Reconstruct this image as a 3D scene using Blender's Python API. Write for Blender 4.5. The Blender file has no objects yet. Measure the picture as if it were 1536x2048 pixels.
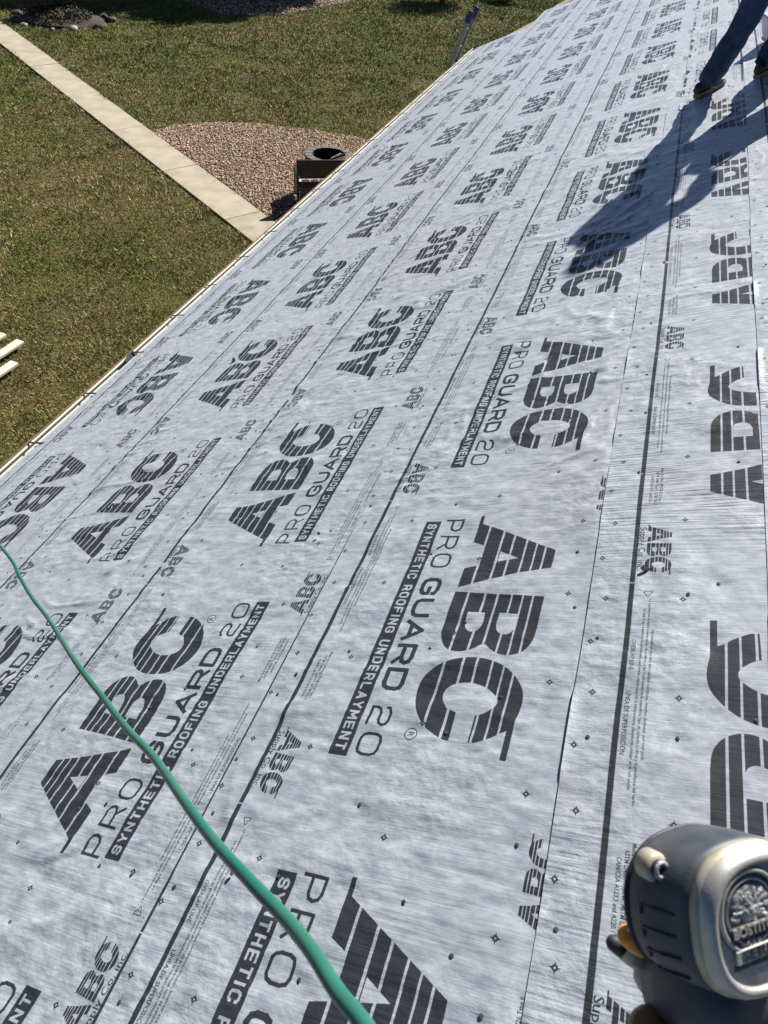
import bpy, bmesh, math, random
import numpy as np
from mathutils import Vector, Matrix
R = math.radians
random.seed(7); rng = np.random.default_rng(11)
sc = bpy.context.scene
C = sc.collection

# ------------------------------------------------------------------ camera, light, exposure
PITCH = R(26.565); CP, SP = math.cos(PITCH), math.sin(PITCH)
S = 1.64                      # metres per roof unit (eye to roof plane)
EYE = 6.5                     # eye height above the lawn
def pt(u, v, h=0.0):
    """roof coordinates (u up the slope, v along the eave, both in roof units; h metres above the deck plane) -> world"""
    n = -S + h
    return Vector((S*u*CP - n*SP, S*v, EYE + S*u*SP + n*CP))
UVEC = Vector((CP, 0, SP)); VVEC = Vector((0, 1, 0)); NVEC = Vector((-SP, 0, CP))
def proj_axis(a): return UVEC*a[0] + VVEC*a[1] + NVEC*a[2]
cam_r = proj_axis((0.87264506, 0.33221012, -0.35794837))
cam_u = proj_axis((0.05207875, 0.66548262, 0.74459431))
cam_f = proj_axis((-0.48557019, 0.66840805, -0.56342904))
cd = bpy.data.cameras.new('camera'); cam = bpy.data.objects.new('camera', cd); C.objects.link(cam)
m = Matrix.Identity(4)
for i in range(3):
    m[i][0] = cam_r[i]; m[i][1] = cam_u[i]; m[i][2] = -cam_f[i]
m.translation = Vector((0, 0, EYE)); cam.matrix_world = m
cd.sensor_fit = 'HORIZONTAL'; cd.sensor_width = 36; cd.lens = 1391.467/1536*36
cd.clip_start = 0.02; cd.clip_end = 600
cd.dof.use_dof = True; cd.dof.focus_distance = 3.2; cd.dof.aperture_fstop = 20
sc.camera = cam
def cam_pt(px, py, d):
    """a point seen at photo pixel px,py at depth d: used only to measure where the hand-held things are"""
    f = 1391.467
    return Vector((0, 0, EYE)) + (cam_r*((px-768)/f) + cam_u*((1024-py)/f) + cam_f)*d

world = bpy.data.worlds.new('World'); sc.world = world; world.use_nodes = True
wn = world.node_tree.nodes; wl = world.node_tree.links
sky = wn.new('ShaderNodeTexSky'); sky.sky_type = 'NISHITA'; sky.sun_disc = False
sky.sun_elevation = R(35); sky.sun_rotation = R(14.6); sky.altitude = 300; sky.air_density = .38; sky.dust_density = .15; sky.ozone_density = 2.2
bgn = wn['Background']; wl.new(sky.outputs[0], bgn.inputs[0]); bgn.inputs[1].default_value = 0.05
SUN_TO = Vector((-0.26, -1.0, -0.723)).normalized()
sl = bpy.data.lights.new('sun', 'SUN'); sl.energy = 5.0; sl.angle = R(0.53); sl.color = (1.0, 0.97, 0.925)
so = bpy.data.objects.new('sun', sl); C.objects.link(so); so.rotation_euler = SUN_TO.to_track_quat('-Z', 'Y').to_euler()
so.location = (10, 40, 40)
sc.view_settings.view_transform = 'Standard'; sc.view_settings.look = 'None'
sc.view_settings.gamma = 1; sc.view_settings.use_curve_mapping = False
sc.view_settings.exposure = 1.0
sc.cycles.max_bounces = 6; sc.cycles.diffuse_bounces = 3; sc.cycles.glossy_bounces = 3
sc.cycles.transparent_max_bounces = 6

# ------------------------------------------------------------------ helpers
def link(o, parent=None):
    C.objects.link(o)
    if parent: o.parent = parent
    return o
def tag(o, label=None, cat=None, group=None, kind=None):
    if label: o['label'] = label
    if cat: o['category'] = cat
    if group: o['group'] = group
    if kind: o['kind'] = kind
    return o
def empty(name, loc, label, cat, group=None, rot=None):
    o = bpy.data.objects.new(name, None); C.objects.link(o); o.location = loc
    if rot is not None: o.rotation_euler = rot
    o.empty_display_size = 0.1
    return tag(o, label, cat, group)
def mesh_np(name, V, F, mat, parent=None, uv=None, smooth=False, uv2=None, col=None, loc=None):
    """V Nx3, F Mxk int array"""
    V = np.asarray(V, dtype=np.float32); F = np.asarray(F, dtype=np.int32)
    me = bpy.data.meshes.new(name); k = F.shape[1]
    me.vertices.add(len(V)); me.loops.add(F.size); me.polygons.add(len(F))
    me.vertices.foreach_set('co', V.ravel()); me.loops.foreach_set('vertex_index', F.ravel())
    me.polygons.foreach_set('loop_start', np.arange(0, F.size, k, dtype=np.int32))
    me.polygons.foreach_set('loop_total', np.full(len(F), k, dtype=np.int32))
    if smooth: me.polygons.foreach_set('use_smooth', np.ones(len(F), dtype=bool))
    for nm, u in (('UVMap', uv), ('metric', uv2)):
        if u is not None:
            l = me.uv_layers.new(name=nm); l.data.foreach_set('uv', np.asarray(u, dtype=np.float32)[F.ravel()].ravel())
    if col is not None:
        a = me.color_attributes.new('tint', 'FLOAT_COLOR', 'POINT')
        c4 = np.ones((len(V), 4), dtype=np.float32); c4[:, :3] = col; a.data.foreach_set('color', c4.ravel())
    me.update(); me.validate()
    if mat: me.materials.append(mat)
    o = bpy.data.objects.new(name, me)
    if loc is not None: o.location = loc
    return link(o, parent)
def obj(name, bm, mat, parent=None, loc=None, smooth=False):
    me = bpy.data.meshes.new(name); bmesh.ops.recalc_face_normals(bm, faces=bm.faces); bm.to_mesh(me); bm.free()
    mats = mat if isinstance(mat, (list, tuple)) else [mat]
    for q in mats: me.materials.append(q)
    if smooth:
        for p in me.polygons: p.use_smooth = True
    o = bpy.data.objects.new(name, me)
    if loc is not None: o.location = loc
    return link(o, parent)
def add_box(bm, cx, cy, cz, sx, sy, sz, rz=0, bev=0, M=None, jit=0):
    r = bmesh.ops.create_cube(bm, size=1.0); vs = r['verts']
    for v in vs:
        v.co = Vector((v.co.x*sx, v.co.y*sy, v.co.z*sz))
        if jit: v.co += Vector([random.uniform(-jit, jit) for _ in range(3)])
    if bev:
        es = list({e for v in vs for e in v.link_edges})
        rr_ = bmesh.ops.bevel(bm, geom=es, offset=bev, segments=1, affect='EDGES')
        vs = list({v for f in rr_['faces'] for v in f.verts} | {v for v in vs if v.is_valid})
    T = Matrix.Translation((cx, cy, cz)) @ Matrix.Rotation(rz, 4, 'Z')
    if M is not None: T = M @ T
    for v in vs: v.co = T @ v.co
    return vs
def add_bar(bm, a, b, w, h, up=Vector((0, 0, 1)), bev=0):
    a, b = Vector(a), Vector(b); d = (b-a); L = d.length; d.normalize()
    x = d.cross(up).normalized(); z = x.cross(d)
    M = Matrix(((x.x, d.x, z.x, 0), (x.y, d.y, z.y, 0), (x.z, d.z, z.z, 0), (0, 0, 0, 1)))
    M.translation = (a+b)/2
    add_box(bm, 0, 0, 0, w, L, h, bev=bev, M=M)
def add_tube(bm, pts, rad, seg=10, cap=True):
    pts = [Vector(p) for p in pts]; n = len(pts)
    rads = rad if hasattr(rad, '__len__') else [rad]*n
    rings = []; prev = None
    for i, p in enumerate(pts):
        t = (pts[min(i+1, n-1)]-pts[max(i-1, 0)]).normalized()
        if prev is None: x = t.orthogonal().normalized()
        else: x = (prev - t*prev.dot(t)).normalized()
        prev = x; y = t.cross(x)
        rings.append([bm.verts.new(p + (x*math.cos(2*math.pi*k/seg)+y*math.sin(2*math.pi*k/seg))*rads[i]) for k in range(seg)])
    for a, b in zip(rings, rings[1:]):
        for k in range(seg): bm.faces.new((a[k], a[(k+1) % seg], b[(k+1) % seg], b[k]))
    if cap:
        bm.faces.new(rings[0][::-1]); bm.faces.new(rings[-1])
def catmull(P, n):
    P = [Vector(p) for p in P]; out = []
    for i in range(len(P)-1):
        p0, p1, p2, p3 = P[max(i-1, 0)], P[i], P[i+1], P[min(i+2, len(P)-1)]
        for k in range(n):
            t = k/n
            out.append(0.5*((2*p1)+(p2-p0)*t+(2*p0-5*p1+4*p2-p3)*t*t+(3*p1-p0-3*p2+p3)*t**3))
    out.append(P[-1]); return out
_lat = {}
def vnoise(x, y, seed):
    """smooth value noise, -1..1"""
    if seed not in _lat: _lat[seed] = np.random.default_rng(seed).uniform(-1, 1, (256, 256))
    L = _lat[seed]; xi = np.floor(x).astype(int); yi = np.floor(y).astype(int)
    fx = x-xi; fy = y-yi; fx = fx*fx*fx*(fx*(fx*6-15)+10); fy = fy*fy*fy*(fy*(fy*6-15)+10)
    a = L[xi % 256, yi % 256]; b = L[(xi+1) % 256, yi % 256]; c = L[xi % 256, (yi+1) % 256]; d = L[(xi+1) % 256, (yi+1) % 256]
    return (a*(1-fx)+b*fx)*(1-fy) + (c*(1-fx)+d*fx)*fy

# ------------------------------------------------------------------ materials
def mat(name, col, rough=0.7, metal=0.0, spec=0.5, var=0.0, scale=8.0, bump=0.0, bscale=60.0, col2=None, attr=None):
    m = bpy.data.materials.new(name); m.use_nodes = True; nt = m.node_tree; N = nt.nodes; L = nt.links
    b = N['Principled BSDF']; b.inputs['Roughness'].default_value = rough; b.inputs['Metallic'].default_value = metal
    b.inputs['Specular IOR Level'].default_value = spec
    c = tuple(col)+(1,)
    b.inputs['Base Color'].default_value = c
    tc = N.new('ShaderNodeTexCoord')
    if attr:
        a = N.new('ShaderNodeVertexColor'); a.layer_name = attr; L.new(a.outputs[0], b.inputs['Base Color'])
    elif var or col2:
        nz = N.new('ShaderNodeTexNoise'); nz.inputs['Scale'].default_value = scale; nz.inputs['Detail'].default_value = 8
        L.new(tc.outputs['Object'], nz.inputs['Vector'])
        rp = N.new('ShaderNodeValToRGB'); rp.color_ramp.elements[0].position = .32; rp.color_ramp.elements[1].position = .68
        c2 = col2 if col2 else tuple(min(1, x*(1+var)) for x in col)
        c1 = col if col2 else tuple(x*(1-var) for x in col)
        rp.color_ramp.elements[0].color = tuple(c1)+(1,); rp.color_ramp.elements[1].color = tuple(c2)+(1,)
        L.new(nz.outputs[0], rp.inputs[0]); L.new(rp.outputs[0], b.inputs['Base Color'])
    if bump:
        nb = N.new('ShaderNodeTexNoise'); nb.inputs['Scale'].default_value = bscale; nb.inputs['Detail'].default_value = 6
        L.new(tc.outputs['Object'], nb.inputs['Vector'])
        bp = N.new('ShaderNodeBump'); bp.inputs['Strength'].default_value = bump; bp.inputs['Distance'].default_value = 0.01
        L.new(nb.outputs[0], bp.inputs['Height']); L.new(bp.outputs[0], b.inputs['Normal'])
    return m
M = {}
M['deck'] = mat('osb_deck', (.32, .23, .13), .85, var=.3, scale=30, bump=.3)
M['siding'] = mat('cream_siding', (.55, .52, .44), .6, var=.06, scale=2)
M['cream'] = mat('cream_enamel', (.64, .62, .54), .45, var=.08, scale=5)
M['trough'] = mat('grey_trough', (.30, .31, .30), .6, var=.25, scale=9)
M['brown_trim'] = mat('brown_trim', (.22, .13, .08), .6, var=.25, scale=9)
M['strap'] = mat('black_strap', (.02, .02, .022), .5)
M['drip'] = mat('white_drip_edge', (.62, .62, .58), .45)
M['fascia'] = mat('fascia_board', (.5, .46, .38), .6)
M['nail'] = mat('nail_cap', (.10, .11, .105), .4, metal=.5, var=.3, scale=200)
M['scrap'] = mat('dark_shingle', (.05, .045, .045), .9, var=.4, scale=120, bump=.6, bscale=300)
M['concrete'] = mat('path_concrete', (.31, .265, .185), .9, col2=(.42, .365, .27), scale=2.2, bump=.35, bscale=40)
M['concrete2'] = mat('path_concrete_worn', (.27, .235, .165), .9, col2=(.40, .35, .255), scale=3.1, bump=.4, bscale=40)
M['soil'] = mat('dark_soil', (.03, .022, .014), .95, var=.5, scale=15, bump=.8, bscale=20)
M['mulch'] = mat('brown_mulch', (.04, .028, .017), .95, var=.6, scale=20, bump=1, bscale=30)
M['stone'] = mat('fire_pit_stone', (.10, .08, .065), .9, col2=(.18, .145, .12), scale=12, bump=.6, bscale=50)
M['char'] = mat('charred_inside', (.008, .008, .009), .95, var=.4, scale=20)
M['stick'] = mat('burnt_stick', (.11, .06, .045), .8, var=.5, scale=20)
M['stickgrey'] = mat('grey_stick', (.28, .22, .18), .8, var=.3, scale=20)
M['rock'] = mat('bed_rock', (.02, .017, .013), .9, col2=(.09, .075, .06), scale=5, bump=.6, bscale=20)
M['palerock'] = mat('pale_rock', (.42, .39, .33), .85, var=.1, scale=5)
M['gravel'] = mat('gravel_stones', (.3, .2, .15), .85, attr='tint')
M['gravelbed'] = mat('gravel_bed', (.08, .052, .035), .95, col2=(.16, .11, .08), scale=30, bump=.8, bscale=60)
M['grass'] = mat('grass_blades', (.06, .09, .02), .75, attr='tint', spec=.2)
M['bench'] = mat('brown_panel', (.035, .024, .015), .55, var=.35, scale=4)
M['benchframe'] = mat('black_frame', (.012, .011, .012), .5)
M['benchslat'] = mat('pale_slat', (.62, .58, .55), .6)
M['benchgrey'] = mat('grey_panel', (.10, .10, .09), .7)
M['alu'] = mat('ladder_aluminium', (.22, .225, .23), .38, metal=.75, var=.15, scale=10)
M['bluecap'] = mat('blue_plastic', (.012, .014, .10), .4)
M['pine'] = mat('new_pine', (.70, .63, .47), .7, var=.08, scale=10, bump=.1)
M['bark'] = mat('grey_brown_bark', (.10, .075, .05), .95, var=.4, scale=12, bump=1, bscale=25)
M['leaf'] = mat('dark_leaf', (.02, .035, .012), .7, attr='tint', spec=.25)
M['ground'] = None

# lawn ground: procedural
def ground_mat():
    m = bpy.data.materials.new('lawn_ground'); m.use_nodes = True; nt = m.node_tree; N = nt.nodes; L = nt.links; b = N['Principled BSDF']
    tc = N.new('ShaderNodeTexCoord')
    n1 = N.new('ShaderNodeTexNoise'); n1.inputs['Scale'].default_value = .55; n1.inputs['Detail'].default_value = 9; n1.inputs['Roughness'].default_value = .68
    n2 = N.new('ShaderNodeTexNoise'); n2.inputs['Scale'].default_value = 22; n2.inputs['Detail'].default_value = 6; n2.inputs['Roughness'].default_value = .7
    for n in (n1, n2): L.new(tc.outputs['Object'], n.inputs['Vector'])
    r1 = N.new('ShaderNodeValToRGB'); e = r1.color_ramp.elements
    e[0].position = .36; e[0].color = (.085, .10, .026, 1); e[1].position = .66; e[1].color = (.16, .125, .055, 1)
    L.new(n1.outputs[0], r1.inputs[0])
    mx = N.new('ShaderNodeMixRGB'); mx.blend_type = 'MULTIPLY'; mx.inputs[0].default_value = .75
    r2 = N.new('ShaderNodeValToRGB'); r2.color_ramp.elements[0].position = .35; r2.color_ramp.elements[0].color = (.28, .28, .25, 1)
    r2.color_ramp.elements[1].position = .62; r2.color_ramp.elements[1].color = (1.25, 1.2, 1.05, 1)
    L.new(n2.outputs[0], r2.inputs[0]); L.new(r1.outputs[0], mx.inputs[1]); L.new(r2.outputs[0], mx.inputs[2])
    L.new(mx.outputs[0], b.inputs['Base Color']); b.inputs['Roughness'].default_value = .95; b.inputs['Specular IOR Level'].default_value = .1
    bp = N.new('ShaderNodeBump'); bp.inputs['Strength'].default_value = .9; bp.inputs['Distance'].default_value = .05
    L.new(n2.outputs[0], bp.inputs['Height']); L.new(bp.outputs[0], b.inputs['Normal'])
    return m
M['ground'] = ground_mat()

# ------------------------------------------------------------------ the printed pattern of the underlayment roll
PX = 0.8266; WY = 0.743            # repeat along the roll, roll width (roof units)
TW, TH = 1720, 1546
SXP = TW/PX; SYP = TH/WY
ink = np.zeros((TH, TW), dtype=np.float32)
def rast(contours, target=None, val=1.0):
    """even-odd fill of contours given in roll units; wraps along x"""
    T = ink if target is None else target
    A = [np.array(c)*[SXP, SYP] for c in contours]
    al = np.vstack(A); x0, y0 = np.floor(al.min(0)).astype(int)-1; x1, y1 = np.ceil(al.max(0)).astype(int)+1
    ss = 3; xs = (np.arange((x1-x0)*ss)+.5)/ss+x0; ys = (np.arange((y1-y0)*ss)+.5)/ss+y0
    m = np.zeros((len(ys), len(xs)), dtype=bool)
    for c in A:
        for (ax, ay), (bx, by) in zip(c, np.roll(c, -1, 0)):
            if ay == by: continue
            r = (ys >= min(ay, by)) & (ys < max(ay, by))
            if not r.any(): continue
            xc = ax + (ys[r]-ay)/(by-ay)*(bx-ax)
            m[r] ^= xs[None, :] > xc[:, None]
    cov = m.reshape(y1-y0, ss, x1-x0, ss).mean((1, 3))
    yy = np.arange(y0, y1); ok = (yy >= 0) & (yy < TH); xx = np.arange(x0, x1) % TW
    sub = T[np.ix_(yy[ok], xx)]
    T[np.ix_(yy[ok], xx)] = np.maximum(sub, cov[ok]) if val else sub*(1-cov[ok])
def stroke(P, t, val=1.0):
    for a, b in zip(P, P[1:]):
        a = np.array(a); b = np.array(b); d = b-a; L = np.hypot(*d)
        if L < 1e-9: continue
        d = d/L*t/2; n = np.array([-d[1], d[0]])
        rast([[a-d*.7+n, b+d*.7+n, b+d*.7-n, a-d*.7-n]], val=val)
# extended technical alphabet, unit box
def rr(p, q=.22):      # cut the corners marked with a third value
    out = []
    for i, a in enumerate(p):
        if len(a) == 3 and 0 < i < len(p)-1:
            A = np.array(a[:2]); B = np.array(p[i-1][:2]); D = np.array(p[i+1][:2])
            for t in (q, q*.35):
                pass
            out.append(tuple(A+(B-A)/max(np.hypot(*(B-A)), 1e-6)*min(q, np.hypot(*(B-A))*.5)))
            out.append(tuple(A+((B-A)/max(np.hypot(*(B-A)), 1e-6)+(D-A)/max(np.hypot(*(D-A)), 1e-6))*q*.29))
            out.append(tuple(A+(D-A)/max(np.hypot(*(D-A)), 1e-6)*min(q, np.hypot(*(D-A))*.5)))
        else: out.append(tuple(a[:2]))
    return out
O_ = [(.5, 0), (1, 0, 1), (1, 1, 1), (0, 1, 1), (0, 0, 1), (.5, 0)]
GL = {'P': [[(0, 0), (0, 1), (1, 1, 1), (1, .4, 1), (0, .4)]],
 'R': [[(0, 0), (0, 1), (1, 1, 1), (1, .42, 1), (0, .42)], [(.62, .42), (1, 0)]],
 'O': [O_], '0': [O_], 'G': [[(1, .74), (1, 1, 1), (0, 1, 1), (0, 0, 1), (1, 0, 1), (1, .48), (.55, .48)]],
 'U': [[(0, 1), (0, 0, 1), (1, 0, 1), (1, 1)]], 'A': [[(0, 0), (.5, 1), (1, 0)], [(.2, .3), (.8, .3)]],
 'D': [[(0, 0), (0, 1), (1, 1, 1), (1, 0, 1), (0, 0)]],
 '2': [[(0, .75), (0, 1, 1), (1, 1, 1), (1, .5, 1), (0, .5, 1), (0, 0), (1, 0)]],
 'S': [[(1, .75), (1, 1, 1), (0, 1, 1), (0, .5, 1), (1, .5, 1), (1, 0, 1), (0, 0, 1), (0, .25)]],
 'Y': [[(0, 1), (.5, .45), (1, 1)], [(.5, .45), (.5, 0)]], 'N': [[(0, 0), (0, 1), (1, 0), (1, 1)]],
 'T': [[(0, 1), (1, 1)], [(.5, 1), (.5, 0)]], 'H': [[(0, 0), (0, 1)], [(1, 0), (1, 1)], [(0, .5), (1, .5)]],
 'E': [[(1, 1), (0, 1), (0, 0), (1, 0)], [(0, .5), (.9, .5)]], 'I': [[(.5, 0), (.5, 1)]],
 'C': [[(1, .75), (1, 1, 1), (0, 1, 1), (0, 0, 1), (1, 0, 1), (1, .25)]], 'F': [[(0, 0), (0, 1), (1, 1)], [(0, .5), (.9, .5)]],
 'L': [[(0, 1), (0, 0), (1, 0)]], 'M': [[(0, 0), (0, 1), (.5, .3), (1, 1), (1, 0)]]}
def glyph(ch, x0, x1, y0, y1, t, val=1.0):
    for s in GL[ch]:
        P = [(x0+t/2+a*(x1-x0-t), y0+t/2+b*(y1-y0-t)) for a, b in rr(s, .3)]
        stroke(P, t, val)
def chaikin(P, n=2):
    P = [np.array(p) for p in P]
    for _ in range(n):
        Q = [P[0]]
        for a, b in zip(P, P[1:]): Q += [a*.75+b*.25, a*.25+b*.75]
        P = Q+[P[-1]]
    return P
LA = [(-.014, .137), (-.014, .1455), (.013, .1465), (.104, .329), (.157, .329), (.170, .266), (.210, .138), (.154, .138), (.147, .166), (.085, .166), (.073, .138)]
LAc = [(.106, .210), (.127, .254), (.137, .210)]
LB = [(.222, .137)]+[tuple(p) for p in chaikin([(.331, .137), (.355, .145), (.374, .162), (.380, .186), (.373, .213), (.354, .234), (.370, .250), (.381, .270), (.381, .292), (.370, .313), (.347, .327), (.320, .329)])]+[(.235, .329)]
LB1 = [(.277, .180), (.278, .217)]+chaikin([(.305, .219), (.320, .215), (.329, .202), (.322, .187), (.306, .180)])
LB2 = [(.278, .247), (.281, .286)]+chaikin([(.312, .287), (.328, .281), (.333, .268), (.326, .252), (.308, .247)])
LC = [(.592, .331)]+chaikin([(.515, .331), (.500, .334), (.477, .336), (.452, .331), (.427, .313), (.408, .292), (.396, .266), (.390, .236), (.391, .205), (.400, .173), (.417, .148), (.438, .134), (.464, .129), (.496, .135), (.524, .149), (.548, .173), (.565, .205), (.567, .222)])\
   + [(.511, .221)]+chaikin([(.504, .201), (.485, .186), (.465, .185), (.451, .200), (.445, .222), (.447, .245), (.457, .270), (.476, .291), (.493, .290), (.508, .273), (.514, .257)])+[(.567, .258)]+chaikin([(.566, .271), (.556, .293), (.543, .310), (.538, .320)])+[(.592, .320)]
GAPS = [(.1655, .1705), (.203, .208), (.2305, .235), (.261, .265), (.2845, .288), (.305, .309)]
def logo(x, y, k, flip=False, gapk=1.0):
    """the striped letters with their foot at x,y, scaled k; flip turns them half round"""
    sg = -1 if flip else 1
    def T(P): return [(x+sg*k*(a+.014), y+sg*k*(b-.137)) for a, b in P]
    tmp = np.zeros_like(ink)
    rast([T(LA), T(LAc)], tmp); rast([T(LB), T(LB1), T(LB2)], tmp); rast([T(LC)], tmp)
    for a, b in GAPS:
        mid = (a+b)/2; hw = (b-a)/2*gapk
        ya, yb = sorted((y+sg*k*(mid-hw-.137), y+sg*k*(mid+hw-.137)))
        r = np.arange(TH)+.5; cov = np.clip(np.minimum(r+.5, yb*SYP)-np.maximum(r-.5, ya*SYP), 0, 1)
        tmp *= (1-cov)[:, None]
    np.maximum(ink, tmp, out=ink)
_tc = {}
def text_tris(s):
    if s in _tc: return _tc[s]
    cu = bpy.data.curves.new('t', 'FONT'); cu.body = s; cu.resolution_u = 2; cu.fill_mode = 'FRONT'; cu.offset = .022 if len(s) > 20 else .012
    ob = bpy.data.objects.new('t', cu); C.objects.link(ob)
    dg = bpy.context.evaluated_depsgraph_get(); me = ob.evaluated_get(dg).to_mesh(); me.calc_loop_triangles()
    V = np.array([v.co[:2] for v in me.vertices]); T = np.array([t.vertices[:] for t in me.loop_triangles])
    ob.evaluated_get(dg).to_mesh_clear(); bpy.data.objects.remove(ob); bpy.data.curves.remove(cu)
    mn = V.min(0); V = V-[mn[0], 0]; _tc[s] = (V/[V[:, 0].max(), .69], T); return _tc[s]
def rast_tris(V, T):
    P = V*[SXP, SYP]
    for a, b, c in P[T]:
        x0, y0 = np.floor(np.minimum(np.minimum(a, b), c)).astype(int); x1, y1 = np.ceil(np.maximum(np.maximum(a, b), c)).astype(int)+1
        x1 = max(x1, x0+1); y1 = max(y1, y0+1)
        gx = (np.arange((x1-x0)*2)+.5)/2+x0; gy = ((np.arange((y1-y0)*2)+.5)/2+y0)[:, None]
        def e(p, q): return (q[0]-p[0])*(gy-p[1])-(q[1]-p[1])*(gx-p[0])
        e1, e2, e3 = e(a, b), e(b, c), e(c, a)
        mm = ((e1 >= 0) & (e2 >= 0) & (e3 >= 0)) | ((e1 <= 0) & (e2 <= 0) & (e3 <= 0))
        cov = mm.reshape(y1-y0, 2, x1-x0, 2).mean((1, 3))
        yy = np.clip(np.arange(y0, y1), 0, TH-1); xx = np.arange(x0, x1) % TW
        ink[np.ix_(yy, xx)] = np.minimum(1, ink[np.ix_(yy, xx)]+cov)
def text(s, x, y, length, cap, flip=False):
    V, T = text_tris(s); sg = -1 if flip else 1
    rast_tris(np.stack([x+sg*V[:, 0]*length, y+sg*V[:, 1]*cap], 1), T)

rast([[(0, 0.0005+.206), (.6194, .2065), (.6194, .2455), (0, .2455)]])
for i, (ch, a, b, t) in enumerate([('P', -.005, .036, .0058), ('R', .049, .093, .0058), ('O', .106, .151, .0058), ('G', .183, .234, .0095), ('U', .244, .295, .0095),
        ('A', .301, .357, .0095), ('R', .364, .416, .0095), ('D', .423, .476, .0095), ('2', .511, .554, .0058), ('0', .567, .614, .0058)]):
    glyph(ch, a, b, .206+.0515, .206+.0985, t)
words = 'SYNTHETIC ROOFING UNDERLAYMENT'; wd = {'I': .35, ' ': .55, 'M': 1.15}
tot = sum(wd.get(c, 1.0) for c in words)+.28*(len(words)-1); k = .600/tot; x = .0095
for ch in words:
    w = wd.get(ch, 1.0)*k
    if ch != ' ': glyph(ch, x, x+w, .206+.0088, .206+.0312, .0042, val=0)
    x += w+.28*k
logo(-.014, .206+.137, 1.0)
# registered mark
cx, cy = .562, .206+.149
def circ(cx, cy, r, n=20): return [(cx+r*math.cos(2*math.pi*i/n), cy+r*math.sin(2*math.pi*i/n)) for i in range(n)]
rast([circ(cx, cy, .0125), circ(cx, cy, .0105)]); text('R', cx-.0045, cy-.006, .010, .012)
def star(x, y, r=.0074):
    o = []
    for i in range(16):
        a = 2*math.pi*i/16; rr_ = r*1.1 if i % 4 == 0 else (r*.66 if i % 4 == 2 else r*.52)
        o.append((x+rr_*math.cos(a), y+rr_*math.sin(a)))
    rast([o, circ(x, y, r*.22, 10)])
def group(x0, flip):
    """small logo, overlap line and the small print at one edge"""
    sg = -1 if flip else 1
    Y = (lambda y: WY-y) if flip else (lambda y: y)
    X = lambda d: x0+sg*d
    logo(X(0), Y(.0955), .232, flip, gapk=1.35)
    text('Supply Co. inc.', X(.009), Y(.0805), .119, .0125, flip)
    text('OVERLAP LINE', X(.293), Y(.0835), .065, .0072, flip)
    text('LÍNEA DE SUPERPOSICIÓN', X(.399), Y(.0835), .116, .0072, flip)
    text('Slip resistance may vary with surface conditions, weather, footwear and roof pitch', X(.269), Y(.1145), .252, .0046, flip)
    text('La resistencia al desliz puede variar de acuerdo a las condiciones de la superficie, tipo de calzado o clima y la pendiente del techo', X(.201), Y(.1065), .392, .0046, flip)
    text('Le degré de résistance au glissement peut varier dépendant de la température, chaussures utiliser et le toit pente', X(.223), Y(.0985), .347, .0046, flip)
    text('Meets the Following: ASTM D226 Type II,', X(.646), Y(.1115), .118, .0062, flip)
    text('ASTM D4869 Type IV, ASTM D8257', X(.655), Y(.1025), .113, .0062, flip)
    text('CAN/CSA A123.3 and A220.1', X(.667), Y(.0925), .095, .0062, flip)
    # recycling triangle
    c = (X(.188), Y(.104)); r = .0095
    tri = [(c[0]-sg*r*.2+r*math.cos(a), c[1]+r*math.sin(a)) for a in (math.pi*.0+(math.pi if flip else 0), math.pi*2/3+(math.pi if flip else 0), math.pi*4/3+(math.pi if flip else 0))]
    mid = lambda a, b: ((a[0]+b[0])/2, (a[1]+b[1])/2)
    for i in range(3):
        a, b, d = tri[i-1], tri[i], tri[(i+1) % 3]
        P = chaikin([mid(a, b), ((a[0]+9*b[0])/10, (a[1]+9*b[1])/10), ((d[0]+9*b[0])/10, (d[1]+9*b[1])/10), mid(b, d)], 1)
        stroke([tuple(p) for p in P], .0016)
    text('4', c[0]-sg*.002, c[1]-sg*.0025, .003, .005, flip)
    # the overlap line, broken once per repeat
    ya, yb = sorted((Y(.0700), Y(.0795))); xb = X(.160)
    rast([[(xb+.0012, ya), (xb+PX-.0012, ya), (xb+PX-.0012, yb), (xb+.0012, yb)]])
group(.577, False); group(.012, True)
q4 = PX/4
for i in range(4):
    a = i*q4
    for y in (.022+.008, .163, WY-.163, WY-.030): star(a+.198 if y < WY/2 else a+.020, y)
    for y in (.0135, WY/2, WY-.0135): star(a+.092 if y < WY/2-.01 else a+.126, y)

img = bpy.data.images.new('roll_print', TW, TH, float_buffer=False, is_data=True)
buf = np.ones((TH, TW, 4), dtype=np.float32); buf[:, :, :3] = ink[:, :, None]
img.pixels.foreach_set(buf.ravel()); img.update(); img.pack()

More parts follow.
